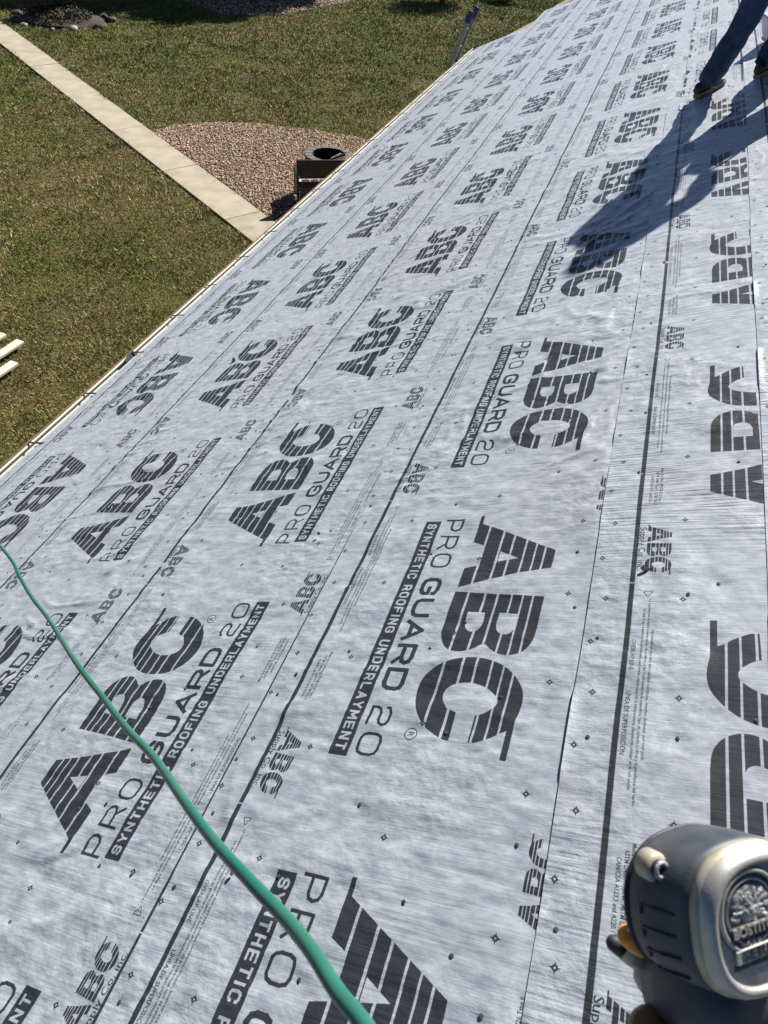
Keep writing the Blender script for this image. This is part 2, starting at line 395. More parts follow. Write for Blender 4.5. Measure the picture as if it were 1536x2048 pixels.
def sheet_mat(ripk, name):
    m = bpy.data.materials.new(name); m.use_nodes = True; nt = m.node_tree; N = nt.nodes; L = nt.links; b = N['Principled BSDF']
    u1 = N.new('ShaderNodeUVMap'); u1.uv_map = 'UVMap'; u2 = N.new('ShaderNodeUVMap'); u2.uv_map = 'metric'
    ti = N.new('ShaderNodeTexImage'); ti.image = img; ti.extension = 'REPEAT'; ti.interpolation = 'Linear'; L.new(u1.outputs[0], ti.inputs[0])
    def noise(sx, sy, scale, detail, rough=.55, off=0):
        mp = N.new('ShaderNodeMapping'); mp.inputs['Scale'].default_value = (sx, sy, 1); mp.inputs['Location'].default_value = (off, off*1.7, 0)
        L.new(u2.outputs[0], mp.inputs[0]); n = N.new('ShaderNodeTexNoise'); n.noise_dimensions = '2D'
        n.inputs['Scale'].default_value = scale; n.inputs['Detail'].default_value = detail; n.inputs['Roughness'].default_value = rough
        L.new(mp.outputs[0], n.inputs['Vector']); return n.outputs[0]
    def mp_range(s, a, b_, c, d):
        r = N.new('ShaderNodeMapRange'); r.inputs[1].default_value = a; r.inputs[2].default_value = b_; r.inputs[3].default_value = c; r.inputs[4].default_value = d
        L.new(s, r.inputs[0]); return r.outputs[0]
    def math_(op, a, b_):
        n = N.new('ShaderNodeMath'); n.operation = op
        for i, s in enumerate((a, b_)):
            if isinstance(s, (int, float)): n.inputs[i].default_value = s
            else: L.new(s, n.inputs[i])
        return n.outputs[0]
    # metric uv: x = metres up the slope, y = metres along the roll
    weave = noise(9, 210, 1, 3, .6)               # fine ribs running across the roll
    mott = noise(14, 30, 1, 5, .65, 3)            # blotchy film thickness
    big = noise(.9, .7, 1, 4, .5, 9)              # large stains
    specks = noise(55, 70, 1, 3, .7, 21)
    base = N.new('ShaderNodeMixRGB'); base.inputs[1].default_value = (.245, .275, .312, 1); base.inputs[2].default_value = (.40, .425, .455, 1)
    L.new(mp_range(math_('ADD', math_('MULTIPLY', mott, .9), math_('MULTIPLY', weave, .1)), .34, .66, 0, 1), base.inputs[0])
    tint = N.new('ShaderNodeMixRGB'); tint.blend_type = 'MULTIPLY'; tint.inputs[2].default_value = (1.0, .95, .97, 1)
    L.new(mp_range(big, .45, .65, 0, .8), tint.inputs[0]); L.new(base.outputs[0], tint.inputs[1])
    dirt = N.new('ShaderNodeMixRGB'); dirt.blend_type = 'MULTIPLY'; dirt.inputs[2].default_value = (.62, .60, .58, 1)
    L.new(mp_range(specks, .70, .80, 0, .7), dirt.inputs[0]); L.new(tint.outputs[0], dirt.inputs[1])
    inkc = N.new('ShaderNodeMixRGB'); inkc.inputs[1].default_value = (.014, .016, .021, 1); inkc.inputs[2].default_value = (.026, .027, .031, 1)
    L.new(mott, inkc.inputs[0])
    mix = N.new('ShaderNodeMixRGB'); L.new(mp_range(ti.outputs[0], 0, 1, 0, .97), mix.inputs[0]); L.new(dirt.outputs[0], mix.inputs[1]); L.new(inkc.outputs[0], mix.inputs[2])
    L.new(mix.outputs[0], b.inputs['Base Color'])
    b.inputs['Roughness'].default_value = .43; L.new(mp_range(ti.outputs[0], 0, 1, 1.0, .30), b.inputs['Specular IOR Level'])
    L.new(mp_range(ti.outputs[0], 0, 1, .18, .0), b.inputs['Sheen Weight']); b.inputs['Sheen Roughness'].default_value = .45
    ripple = noise(4.0, 88, 1, 1.5, .5, 5)          # pulled creases across the roll
    ripmask = mp_range(noise(1.3, 1.1, 1, 2, .5, 31), .46, .64, .05, 1)
    crump = noise(9, 13, 1, 2.5, .5, 12); crump2 = noise(30, 42, 1, 3, .6, 17)
    h = math_('ADD', math_('ADD', math_('MULTIPLY', math_('MULTIPLY', ripple, ripmask), ripk), math_('MULTIPLY', math_('ADD', math_('MULTIPLY', crump, .0078), math_('MULTIPLY', crump2, .0020)), mp_range(noise(1.7, 1.5, 1, 2, .5, 44), .38, .62, .25, 1.15))), math_('MULTIPLY', weave, .0005))
    bp = N.new('ShaderNodeBump'); bp.inputs['Strength'].default_value = 1.0; bp.inputs['Distance'].default_value = 1.0
    L.new(h, bp.inputs['Height']); L.new(bp.outputs[0], b.inputs['Normal'])
    return m
M['sheet'] = sheet_mat(.0013, 'printed_underlayment'); M['sheet_rip'] = sheet_mat(.0036, 'printed_underlayment_pulled')

# ------------------------------------------------------------------ ground, path, beds
g = np.array([[-90, -60, 0], [60, -60, 0], [60, 120, 0], [-90, 120, 0]], float)
tag(mesh_np('lawn_ground', g, [[0, 1, 2, 3]], M['ground']), kind='structure')
PD = Vector((-.8395, .5434, 0)); PN = Vector((-.5434, -.8395, 0))   # path direction, to its left side
P0 = Vector((-7.25, 12.96, 0)); PW = .86
path = tag(bpy.data.objects.new('concrete_path', None), kind='structure'); link(path); path.location = P0
ja = [-5.78, -2.88, 0.0, 2.89, 5.78, 8.78, 11.7, 14.6, 17.5, 20.5]
for a, b in zip(ja, ja[1:]):
    bm = bmesh.new(); add_box(bm, 0, 0, 0, b-a-.014, PW, .12, bev=.006)
    bmesh.ops.rotate(bm, verts=bm.verts, matrix=Matrix.Rotation(math.atan2(PD.y, PD.x), 3, 'Z'))
    o = obj('slab', bm, M['concrete'] if random.random() < .55 else M['concrete2'], path); o.location = PD*((a+b)/2)+Vector((0, 0, -.02+random.uniform(-.004, .004)))
def in_path(x, y, mrg=0.0):
    dx = x-P0.x; dy = y-P0.y
    s = dx*PN.x+dy*PN.y; t = dx*PD.x+dy*PD.y
    return (np.abs(s) < PW/2+mrg) & (t > -6) & (t < 20.5)
def poly_in(x, y, P):
    r = np.zeros(np.shape(x), bool)
    for (ax, ay), (bx, by) in zip(P, P[1:]+P[:1]):
        if ay == by: continue
        c = (y >= min(ay, by)) & (y < max(ay, by)); r ^= c & (x > ax+(y-ay)/(by-ay)*(bx-ax))
    return r
def bed(name, P, material, z):
    bm = bmesh.new(); bm.faces.new([bm.verts.new((a, b, z)) for a, b in P])
    return tag(obj(name, bm, material), kind='structure')
GB = [(-11.5, 16.15), (-11.35, 16.7), (-10.9, 17.35), (-10.2, 17.85), (-9.5, 18.15), (-8.8, 18.3), (-8.0, 18.5), (-7.2, 18.6), (-6.3, 18.55), (-5.2, 18.3), (-4.2, 17.6), (-3.6, 16.6), (-3.4, 15.2), (-3.6, 13.8), (-4.3, 12.6), (-5.2, 12.14)]
GB = GB + [tuple((P0+PD*t-PN*(PW/2+.01)).xy) for t in (-1.5, 0, 1.5, 3, 4.6)]
bed('gravel_bed', GB, M['gravelbed'], .008)
GB2 = [(-16.4, 28.3), (-15.9, 28.2), (-15.2, 28.95), (-14.4, 29.6), (-14.0, 30.6), (-13.6, 32.0), (-13.0, 33.9), (-12.4, 36), (-11, 38.5), (-9.2, 39.5), (-7.5, 39), (-6, 42), (-14, 46), (-26, 40), (-26, 30.5), (-21, 29.4), (-18, 29.3)]
bed('far_gravel_bed', GB2, M['gravelbed'], .008)
TB = [(-20.05+1.52*math.cos(a)*(1+.08*math.sin(3*a)), 24.05+1.35*math.sin(a)*(1+.07*math.cos(2*a))) for a in np.linspace(0, 2*math.pi, 22)[:-1]]

def stones(name, P, n, smin, smax, label, z=.0, extra=None):
    xs = [p[0] for p in P]; ys = [p[1] for p in P]
    x = rng.uniform(min(xs), max(xs), n*3); y = rng.uniform(min(ys), max(ys), n*3)
    ok = poly_in(x, y, P)
    if extra is not None: ok &= extra(x, y)
    x = x[ok][:n]; y = y[ok][:n]; n = len(x)
    base = np.array([[1, 0, 0], [0, 1, 0], [-1, 0, 0], [0, -1, 0], [0, 0, 1], [0, 0, -1]], float)
    F0 = np.array([[0, 1, 4], [1, 2, 4], [2, 3, 4], [3, 0, 4], [1, 0, 5], [2, 1, 5], [3, 2, 5], [0, 3, 5]])
    s = rng.uniform(smin, smax, (n, 1, 1))*rng.uniform(.55, 1.15, (n, 1, 3)); s[:, :, 2] *= .75
    V = base[None]*s+rng.normal(0, .12, (n, 6, 3))*s
    a = rng.uniform(0, 6.28, n); tl = rng.uniform(-.6, .6, n)
    ca, sa = np.cos(a)[:, None], np.sin(a)[:, None]; ct, st = np.cos(tl)[:, None], np.sin(tl)[:, None]
    X = V[:, :, 0]*ct+V[:, :, 2]*st; Z = -V[:, :, 0]*st+V[:, :, 2]*ct; Yv = V[:, :, 1]
    Vn = np.stack([X*ca-Yv*sa+x[:, None], X*sa+Yv*ca+y[:, None], Z+z+rng.uniform(.005, .035, (n, 1))], 2)
    pal = np.array([[.46, .31, .20], [.30, .19, .115], [.62, .47, .33], [.22, .145, .095], [.52, .37, .25], [.66, .53, .40]])
    c = pal[rng.integers(0, len(pal), n)]*rng.uniform(.75, 1.2, (n, 1))
    F = (F0[None]+(np.arange(n)*6)[:, None, None]).reshape(-1, 3)
    o = mesh_np(name, Vn.reshape(-1, 3), F, M['gravel'], col=np.repeat(c, 6, 0))
    return tag(o, label, 'gravel', kind='stuff')
stones('gravel', GB, 34000, .015, .034, 'tan and brown pea gravel around the round fire pit', .008)
stones('gravel', GB2, 16000, .03, .06, 'pale gravel strip in the planting bed at the far lawn edge', .008)

# grass blades
def blades():
    n = 820000
    r = 5.0+38*rng.random(n)**1.15
    th = rng.uniform(R(-2), R(82), n)
    x = -r*np.sin(th); y = r*np.cos(th)
    ok = (x < -3.45) & ~in_path(x, y, -.012+.03*rng.standard_normal(n)) & ~poly_in(x, y, GB) & ~poly_in(x, y, GB2) & ~poly_in(x, y, TB)
    x, y, r = x[ok], y[ok], r[ok]; n = len(x)
    h = (.018+.030*rng.random(n))*(1+.45*vnoise(x*1.6, y*1.6, 3)+.35*vnoise(x*7, y*7, 4))*(1+r*.012)
    near_path = in_path(x, y, .10); h[near_path] *= 1.5
    w = (.0022+.00040*r)*rng.uniform(.6, 1.5, n)
    a = rng.uniform(0, 6.283, n); b = rng.uniform(0, 6.283, n); lean = h*rng.uniform(.2, 1.5, n)
    z0 = .0
    V = np.empty((n, 3, 3)); 
    V[:, 0] = np.stack([x-w*np.cos(a), y-w*np.sin(a), np.full(n, z0)], 1)
    V[:, 1] = np.stack([x+w*np.cos(a), y+w*np.sin(a), np.full(n, z0)], 1)
    V[:, 2] = np.stack([x+lean*np.cos(b), y+lean*np.sin(b), h], 1)
    f = vnoise(x*.22+5, y*.22, 8)*.55+vnoise(x*.9, y*.9, 9)*.4+vnoise(x*3.3, y*3.3, 10)*.35
    g = np.clip(.36+1.25*f+(y-14)*.045+.22*rng.standard_normal(n), 0, 1)[:, None]     # 0 straw, 1 green
    straw = np.array([.42, .33, .165]); green = np.array([.165, .215, .034]); dark = np.array([.05, .075, .02])
    c = straw*(1-g)+green*g
    dk = np.clip(.35+vnoise(x*5, y*5, 12)*.5+vnoise(x*1.3+40, y*1.3, 13)*.4, 0, 1)[:, None]
    dk = np.clip(dk*1.25-.1, 0, 1); c = c*(1-dk*.62)+dark*dk*.62
    br = rng.random(n) < .010; c[br] = [.62, .56, .42]
    c = c*rng.uniform(.62, 1.32, (n, 1))
    o = mesh_np('grass', V.reshape(-1, 3), np.arange(n*3).reshape(-1, 3), M['grass'], col=np.repeat(c, 3, 0))
    tag(o, 'short winter lawn with green and straw coloured patches', 'grass', kind='stuff')
blades()

# ------------------------------------------------------------------ house
RID = .441
def ridge_pt(v, h=0): return pt(RID, v, h)
ex = pt(-2.90, 0).x; rx = pt(RID, 0).x
house = empty('house', (rx, 6, 0), 'house whose long low pitched roof fills the view', 'house')
HV = house.location
V0, V1 = -3.0, 11.6
rake = [(-2.925, V0), (-2.925, 10.13), (-2.56, 10.2), (-2.26, 10.6), (-2.12, 11.4), (-1.9, 11.6), (RID, V1), (RID, V0)]
bm = bmesh.new()
top = [bm.verts.new(pt(u, v, -.011)-HV) for u, v in rake]; bot = [bm.verts.new(pt(u, v, -.026)-HV) for u, v in rake]
bm.faces.new(top); bm.faces.new(bot[::-1])
for i in range(len(top)): bm.faces.new((top[i], bot[i], bot[(i+1) % len(top)], top[(i+1) % len(top)]))
obj('roof_deck', bm, M['deck'], house)
# other slope
bm = bmesh.new()
zr = pt(RID, 0).z; sl_ = 3.34*S
for (o1) in (0,):
    A = [Vector((rx, S*V0, zr-.004)), Vector((rx+sl_*CP, S*V0, zr-sl_*SP)), Vector((rx+sl_*CP, S*V1, zr-sl_*SP)), Vector((rx, S*V1, zr-.004))]
    t = [bm.verts.new(a-HV) for a in A]; b_ = [bm.verts.new(a-HV-Vector((0, 0, .02))) for a in A]
    bm.faces.new(t); bm.faces.new(b_[::-1])
    for i in range(4): bm.faces.new((t[i], b_[i], b_[(i+1) % 4], t[(i+1) % 4]))
obj('roof_deck', bm, M['deck'], house)
ez = pt(-2.945, 0).z
wx0, wx1 = ex+.45, rx+(rx-ex)-.45; wy0, wy1 = S*V0+.3, S*10.1-.3
def wall(name, a, b, z1, gable=None):
    bm = bmesh.new(); a = Vector(a); b = Vector(b); d = (b-a).normalized(); n = d.cross(Vector((0, 0, 1)))*.14
    prof = [(a, 0), (b, 0), (b, z1)]+([((a+b)/2, gable)] if gable else [])+[(a, z1)]
    f = [bm.verts.new(Vector((p.x, p.y, z))-HV) for p, z in prof]; k = [bm.verts.new(Vector((p.x+n.x, p.y+n.y, z))-HV) for p, z in prof]
    bm.faces.new(f); bm.faces.new(k[::-1])
    for i in range(len(f)): bm.faces.new((f[i], k[i], k[(i+1) % len(f)], f[(i+1) % len(f)]))
    return obj(name, bm, M['siding'], house)
zt = ez+.45*SP/CP-.06
wall('wall', (wx0, wy1, 0), (wx0, wy0, 0), zt); wall('wall', (wx1, wy0, 0), (wx1, wy1, 0), zt)
wall('wall', (wx0, wy0, 0), (wx1, wy0, 0), zt, zr-.1); wall('wall', (wx1, wy1, 0), (wx0, wy1, 0), zt, zr-.1)
gy0, gy1 = S*V0, S*10.13
bm = bmesh.new(); add_box(bm, ex+.005-HV.x, (gy0+gy1)/2-HV.y, ez-.11, .022, gy1-gy0, .17); obj('fascia', bm, M['fascia'], house)
bm = bmesh.new(); add_box(bm, ex+.25-HV.x, (gy0+gy1)/2-HV.y, ez-.19, .46, gy1-gy0, .012); obj('soffit', bm, M['fascia'], house)
bm = bmesh.new()
a = pt(-2.934, V0, -.002)-HV; b = pt(-2.934, 10.13, -.002)-HV; c = pt(-2.90, 10.13, -.002)-HV; d = pt(-2.90, V0, -.002)-HV
q = [bm.verts.new(p) for p in (a, b, c, d)]; bm.faces.new(q)
e1 = bm.verts.new(a-Vector((0, 0, .05))); e2 = bm.verts.new(b-Vector((0, 0, .05))); bm.faces.new((e1, e2, q[1], q[0]))
obj('drip_edge', bm, M['drip'], house)
# gutter profile (x outwards negative from fascia, z)
gx = ex-.008; gz = ez-.012
prof_out = [(0, -.012), (0, -.115), (-.07, -.115), (-.095, -.075), (-.118, -.045), (-.118, 0), (-.100, 0), (-.100, -.006), (-.112, -.009), (-.112, -.042), (-.088, -.07), (-.066, -.108), (-.006, -.108), (-.006, -.012)]
def extr(prof, y0, y1, name, material, parent, x0, z0):
    bm = bmesh.new(); A = [bm.verts.new((x0+a, y0, z0+b)) for a, b in prof]; B = [bm.verts.new((x0+a, y1, z0+b)) for a, b in prof]
    n = len(prof)
    for i in range(n): bm.faces.new((A[i], A[(i+1) % n], B[(i+1) % n], B[i]))
    bm.faces.new(A[::-1]); bm.faces.new(B)
    return obj(name, bm, material, parent)
gut = bpy.data.objects.new('gutter', None); link(gut, house)
extr(prof_out, gy0-HV.y, gy1-HV.y, 'trough', M['cream'], gut, gx-HV.x, gz)
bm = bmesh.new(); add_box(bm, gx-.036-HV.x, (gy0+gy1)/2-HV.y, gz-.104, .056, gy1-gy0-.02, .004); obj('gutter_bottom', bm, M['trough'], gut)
bm = bmesh.new(); add_box(bm, gx-.098-HV.x, (gy0+gy1)/2-HV.y, gz-.064, .003, gy1-gy0-.02, .05); obj('gutter_shade_strip', bm, M['trough'], gut)  # grey strip stands in for the shade on the lower trough wall
bm = bmesh.new(); add_box(bm, gx-.131-HV.x, (gy0+gy1)/2-HV.y, gz-.006, .008, gy1-gy0, .018); obj('outer_trim', bm, M['brown_trim'], gut)
hb = bmesh.new(); add_bar(hb, (gx-.12-HV.x, 0, gz+.008), (ex+.075-HV.x, -.01, ez+.066), .016, .004)
hang0 = None; v = V0+.3
while v < 10.1:
    if hang0 is None: hang0 = obj('hanger', hb, M['strap'], gut); o = hang0
    else: o = hang0.copy(); link(o, gut)
    o.location = (0, S*(v+random.uniform(-.02, .02))-HV.y, 0); v += .4105 if not (1.6 < v < 2) else .4105
# shingle offcut lying in the gutter
bm = bmesh.new(); add_box(bm, 0, 0, 0, .12, .15, .006, bev=.001, jit=.006)
o = obj('shingle_scrap', bm, M['scrap'], loc=(gx-.045, S*2.60, gz+.004)); o.rotation_euler = (.05, .15, .1)
tag(o, 'dark grey shingle scrap lying across the cream gutter', 'shingle scrap')

# ------------------------------------------------------------------ underlayment sheets
def deckwave(u, v):          # metres in, metres out, shared by all sheets so that laps never cross
    return .0030*vnoise(u*1.1, v*.9, 21)+.0022*vnoise(u*2.7, v*2.2, 22)
nail_list = []
def make_sheet(lo, va, vb, direction, phase, label, seedk, slope=0.0, ulo=None, lift=.0, tmax=.87, hi_cut=None, edgevar=.0, nails=()):
    """lo: lower edge (roof units at v=0); direction -1 prints read towards the eye, +1 away"""
    W = WY; width = (hi_cut-lo) if hi_cut else W
    # rows along v, finer near the eye
    vs = [va]
    while vs[-1] < vb:
        vv = vs[-1]; d = max(0, vv-1.2)
        vs.append(vv+(.0062+.0032*d if vv > -.1 else .03))
    vs[-1] = vb; vs = np.array(vs); nu = 92
    tu = np.linspace(0, 1, nu)**1.0; 
    vv, tt = np.meshgrid(vs, tu, indexing='ij')
    lower = lo+slope*vv
    st = ((ulo(vv) if callable(ulo) else ulo)-lower)/W if ulo is not None else 0*vv
    e = (.0035*vnoise(vv*1.3, vv*0+seedk, 40+seedk)+.0015*vnoise(vv*5, vv*0+seedk, 60+seedk))*edgevar
    t2 = st+(width/W-st)*tt
    uu = lower+W*t2+e*(1-tt)
    um, vm = uu*S, vv*S
    tl = t2
    upm = np.clip((tmax-tl)/.10, 0, 1); midm = np.clip(tl/.12, 0, 1)*upm
    hgt = .0036*(1-tl)+.0012+lift+deckwave(um, vm)
    # diagonal sags and pulled folds, different on every sheet
    sd = seedk*7
    ang = .6+.5*math.sin(seedk*2.1)
    tl = t2
    xa = um*math.cos(ang)+vm*math.sin(ang); ya = -um*math.sin(ang)+vm*math.cos(ang)
    fold = 1-np.abs(vnoise(xa*2.2, ya*11+vnoise(xa*3, ya*3, sd+1)*1.2, sd+2)); fold = np.clip((fold-.72)/.28, 0, 1)**1.6
    fmask = np.clip(vnoise(um*1.1+9, vm*.8, sd+3)*2+.1, 0, 1)
    fold2 = 1-np.abs(vnoise(um*2.4+vnoise(um*4, vm*4, sd+4), vm*24+um*2, sd+5)); fold2 = np.clip((fold2-.6)/.4, 0, 1)**1.3
    f2mask = np.clip(vnoise(um*1.0, vm*1.1+30, sd+6)*2.2+.2, 0, 1)
    hgt += midm*(.0085*fold*fmask+.0034*vnoise(um*6, vm*9, sd+7)+.0014*vnoise(um*16, vm*22, sd+8))
    hgt += upm*np.clip(.25+tl/.1, 0, 1)*.0026*fold2*f2mask
    # lower edge lifting into little mouths
    mouth = np.clip(vnoise(vm*6.5, um*0+seedk, sd+9)*2.4-.9, 0, 1)
    hgt += np.exp(-((tl-st)/.011)**2)*.0050*mouth*edgevar
    # nail dimples
    for (nu_, nv_) in nails:
        d2 = ((um-nu_*S)**2+(vm-nv_*S)**2)
        hgt -= np.where(d2 < .02, (.0012*np.exp(-d2/.00022)+.0008*np.exp(-d2/.0016))*(1+1.6*midm), 0)
    # position
    base = np.stack([um*CP+S*SP, vm, EYE+um*SP-S*CP], -1)
    Nn = np.array([NVEC.x, NVEC.y, NVEC.z]); Vw = base+Nn*hgt[..., None]
    nr, nc = uu.shape
    if direction < 0: ux = (phase-vv)/PX; uy = (t2*W)/WY
    else: ux = (vv-phase)/PX; uy = 1-(t2*W)/WY
    uv = np.stack([ux, uy], -1).reshape(-1, 2); uvm = np.stack([(uu-lo)*S+seedk*3.7, vm+seedk*11.3], -1).reshape(-1, 2)
    idx = np.arange(nr*nc).reshape(nr, nc)
    F = np.stack([idx[:-1, :-1], idx[:-1, 1:], idx[1:, 1:], idx[1:, :-1]], -1).reshape(-1, 4)
    # turned-down thickness at the lower edge and the far end
    Vw = Vw.reshape(-1, 3); orig = Vector(base[0, 0]); off = Vw-np.array(orig)
    lowidx = idx[:, 0]; sk = off[lowidx]-Nn*.0014; n0 = len(off)
    off = np.vstack([off, off[lowidx], sk]); uv = np.vstack([uv, uv[lowidx], uv[lowidx]]); uvm = np.vstack([uvm, uvm[lowidx], uvm[lowidx]])
    s1 = np.arange(n0, n0+nr); s2 = s1+nr; F = np.vstack([F, np.stack([s1[:-1], s1[1:], s2[1:], s2[:-1]], -1)])
    # wind the faces so that they look up
    F = F[:, ::1]
    o = mesh_np('underlayment_sheet', off, F, M['sheet_rip'] if seedk >= 6 else M['sheet'], uv=uv, uv2=uvm, smooth=True, loc=orig)
    tag(o, label, 'roof underlayment', 'overlapping underlayment sheets on the roof')
    def hat(u, v):
        i = int(np.clip(np.searchsorted(vs, v), 1, nr-1)); j = int(round((( (u-lo-slope*v)/W) - (st if np.isscalar(st) else st[i, 0]))/((width/W)-(st if np.isscalar(st) else st[i, 0]))*(nc-1)))
        return Vector(off[idx[i, int(np.clip(j, 0, nc-1))]])
    return o, hat
NAILBM = None
def nail_mesh():
    bm = bmesh.new()
    for (r, z0, z1) in ((.0055, 0, .0010), (.0028, .0010, .0020)):
        a = [bm.verts.new((r*1.05*math.cos(t), r*1.05*math.sin(t), z0)) for t in np.linspace(0, 2*math.pi, 11)[:-1]]
        b = [bm.verts.new((r*math.cos(t), r*math.sin(t), z1)) for t in np.linspace(0, 2*math.pi, 11)[:-1]]
        bm.faces.new(b)
        for i in range(10): bm.faces.new((a[i], a[(i+1) % 10], b[(i+1) % 10], b[i]))
    me = bpy.data.meshes.new('nail'); bmesh.ops.recalc_face_normals(bm, faces=bm.faces); bm.to_mesh(me); bm.free(); me.materials.append(M['nail']); return me
NM = nail_mesh()
ROT_R = Matrix(((CP, 0, -SP), (0, 1, 0), (SP, 0, CP))).to_euler()
def put_nails(o, hat, nails):
    for (u, v) in nails:
        n = bpy.data.objects.new('cap_nail', NM); link(n, o); n.location = hat(u, v)+NVEC*.0008
        n.rotation_euler = (ROT_R.x+random.uniform(-.12, .12), ROT_R.y+random.uniform(-.12, .12), 0)
near_nails = [(-0.35, 0.416), (-0.491, 0.303), (-0.408, 0.254), (-0.349, 0.197), (-0.274, 0.318), (-0.353, 1.022), (-0.33, 0.877), (-0.28, 0.802), (-0.273, 0.6), (-0.137, 0.613), (-0.084, 0.93), (-0.035, 0.656), (-0.136, 0.902), (-0.543, 0.83), (-0.531, 0.976), (-0.51, 0.583), (-0.432, 0.662), (-0.598, 0.765), (-0.625, 0.433), (-0.895, 0.072), (-0.611, 0.172), (-1.213, 0.12), (-1.091, 0.239), (-1.012, 0.242), (-0.902, 0.372), (-1.17, 0.344), (-1.331, 0.244), (-1.232, 0.329), (-0.904, 0.244), (-0.723, 0.296), (-0.997, 1.125), (-0.878, 0.674), (-0.897, 0.626), (-1.035, 0.486), (-1.155, 0.619), (-1.216, 0.562), (-0.917, 0.48), (-1.427, 0.9), (-1.022, 0.745), (-0.854, 0.932), (-0.775, 0.746)]
def sheet_nails(ulo, uhi, va, vb, lo):
    out = [(a, b) for a, b in near_nails if ulo <= a < uhi and va < b < vb]
    rr_ = random.Random(int(abs(lo)*1000))
    v = max(va+.1, 1.0)
    while v < min(vb, 7.5):
        for k in (.035, .25, .50):
            u = lo+k+rr_.uniform(-.02, .02)
            cand = (u, v+rr_.uniform(-.06, .06))
            if u < uhi-.02 and all((cand[0]-a)**2+(cand[1]-b)**2 > .02 for a, b in out) and va < cand[1] < vb: out.append(cand)
        v += .235
    return out
defs = [  # lo, va, vb, dir, phase, label, slope, edgevar
 (-2.915, V0, 10.10, -1, .863, 'lowest printed underlayment sheet, the one along the gutter', -.0, .6, dict(slope=.004)),
 (-2.243, V0, 11.15, 1, -.6163, 'second underlayment sheet up from the gutter, cut at a slant at its far end', 0, .25, {}),
 (-1.592, V0, 11.50, 1, -.5679, 'third underlayment sheet up, with the green hose in front of its big upright letters', 0, .25, {}),
 (-.930, V0, 11.52, -1, .3105, 'fourth underlayment sheet up, with the head of the long shadow on it', 0, .35, {}),
 (-.140-.743+.206+.38, 4.16, 11.54, 1, 6.13, 'far underlayment sheet behind the worker, cut through its printed letters', 0, 1, {}),
 (-.293, V0, 4.36, 1, -.5716, 'near underlayment sheet beside the nail gun, its lower edge lifting in small dark gaps', -.015, 1, {}),
 (-.008, V0, 11.56, -1, .52, 'topmost underlayment sheet at the right, under the worker and the nail gun', 0, 1, {}),
]
for i, (lo, va, vb, dr, ph, lab, slp, ev, kw) in enumerate(defs):
    slope = kw.get('slope', slp)
    hi = lo+WY
    if i == 4:
        # the far piece: its print is placed as seen, its lower part is cut away
        lo = -.144+.206-WY; nn = sheet_nails(-.29, .05, va, vb, -.30)
        o, hat = make_sheet(lo, va, vb, dr, ph, lab, i+1, 0, ulo=-.296, lift=.0004, edgevar=1, nails=nn, tmax=.87)
    else:
        nxt = defs[i+1][0] if i < 3 else (-.29 if i == 3 else (-.02 if i == 5 else 9))
        nn = sheet_nails(lo+slope*1.0, nxt-.005, va, vb, lo)
        o, hat = make_sheet(lo, va, vb, dr, ph, lab, i+1, slope, ulo=((lambda q: -.9195-.0045*np.clip(q, -1, 3)) if i == 3 else None), edgevar=ev, lift=(.0006 if i == 5 else (.0016 if i == 6 else 0)), nails=nn, tmax=(.36 if i == 5 else (1.2 if i == 6 else .87)),
                            hi_cut=(RID if i == 6 else None))
    put_nails(o, hat, nn)

# small scraps lying on the sheets
def scrap(u, v, sx, sy, label, seed, dz=.012):
    r = random.Random(seed); bm = bmesh.new()
    n = 7; P = [(sx*math.cos(a)*r.uniform(.6, 1.1), sy*math.sin(a)*r.uniform(.6, 1.1)) for a in [2*math.pi*i/n for i in range(n)]]
    t = [bm.verts.new((a, b, .004+r.uniform(0, .004))) for a, b in P]; d = [bm.verts.new((a, b, 0)) for a, b in P]
    bm.faces.new(t); bm.faces.new(d[::-1])
    for i in range(n): bm.faces.new((d[i], d[(i+1) % n], t[(i+1) % n], t[i]))
    o = obj('shingle_scrap', bm, M['scrap'], loc=pt(u, v, dz)); o.rotation_euler = (ROT_R.x, ROT_R.y, r.uniform(0, 3)); tag(o, label, 'shingle scrap')
scrap(-.212, .968, .012, .017, 'small dark shingle chip just below the little logo beside the thick line', 1)
scrap(-1.02, 1.105, .007, .009, 'tiny round black chip near the foot of the third sheet lettering', 2)
scrap(-.80, .285, .005, .008, 'tiny reddish black chip above the last big letter at the bottom', 3)
scrap(-2.03, 2.27, .04, .020, 'dark smear of shingle on a small logo of the lowest sheet', 4, .009)

# ------------------------------------------------------------------ green air hose in front of the eye
hp = [(-330, 760, 3.0), (-150, 925, 2.3), (0, 1091, 1.72), (40, 1154, 1.55), (67, 1199, 1.40), (100, 1244, 1.27), (150, 1319, 1.0), (192, 1379, .88), (220, 1414, .81), (265, 1469, .71), (310, 1519, .63),
      (375, 1611, .52), (430, 1686, .455), (500, 1761, .40), (560, 1826, .365), (625, 1906, .325), (679, 1986, .300), (724, 2045, .283), (785, 2135, .268), (925, 2290, .27), (1150, 2360, .31)]
P = catmull([cam_pt(a, b, d*1.3) for a, b, d in hp], 6)
M['hose'] = mat('green_hose', (.0, .12, .09), .33, col2=(.04, .145, .10), scale=7, spec=.5)
nt = M['hose'].node_tree; N = nt.nodes; L = nt.links
uvn = N.new('ShaderNodeUVMap'); uvn.uv_map = 'UVMap'
wv = N.new('ShaderNodeTexWave'); wv.inputs['Scale'].default_value = 1.0; wv.wave_type = 'BANDS'; wv.bands_direction = 'X'; L.new(uvn.outputs[0], wv.inputs['Vector'])
bp = N.new('ShaderNodeBump'); bp.inputs['Strength'].default_value = .22; bp.inputs['Distance'].default_value = .0006
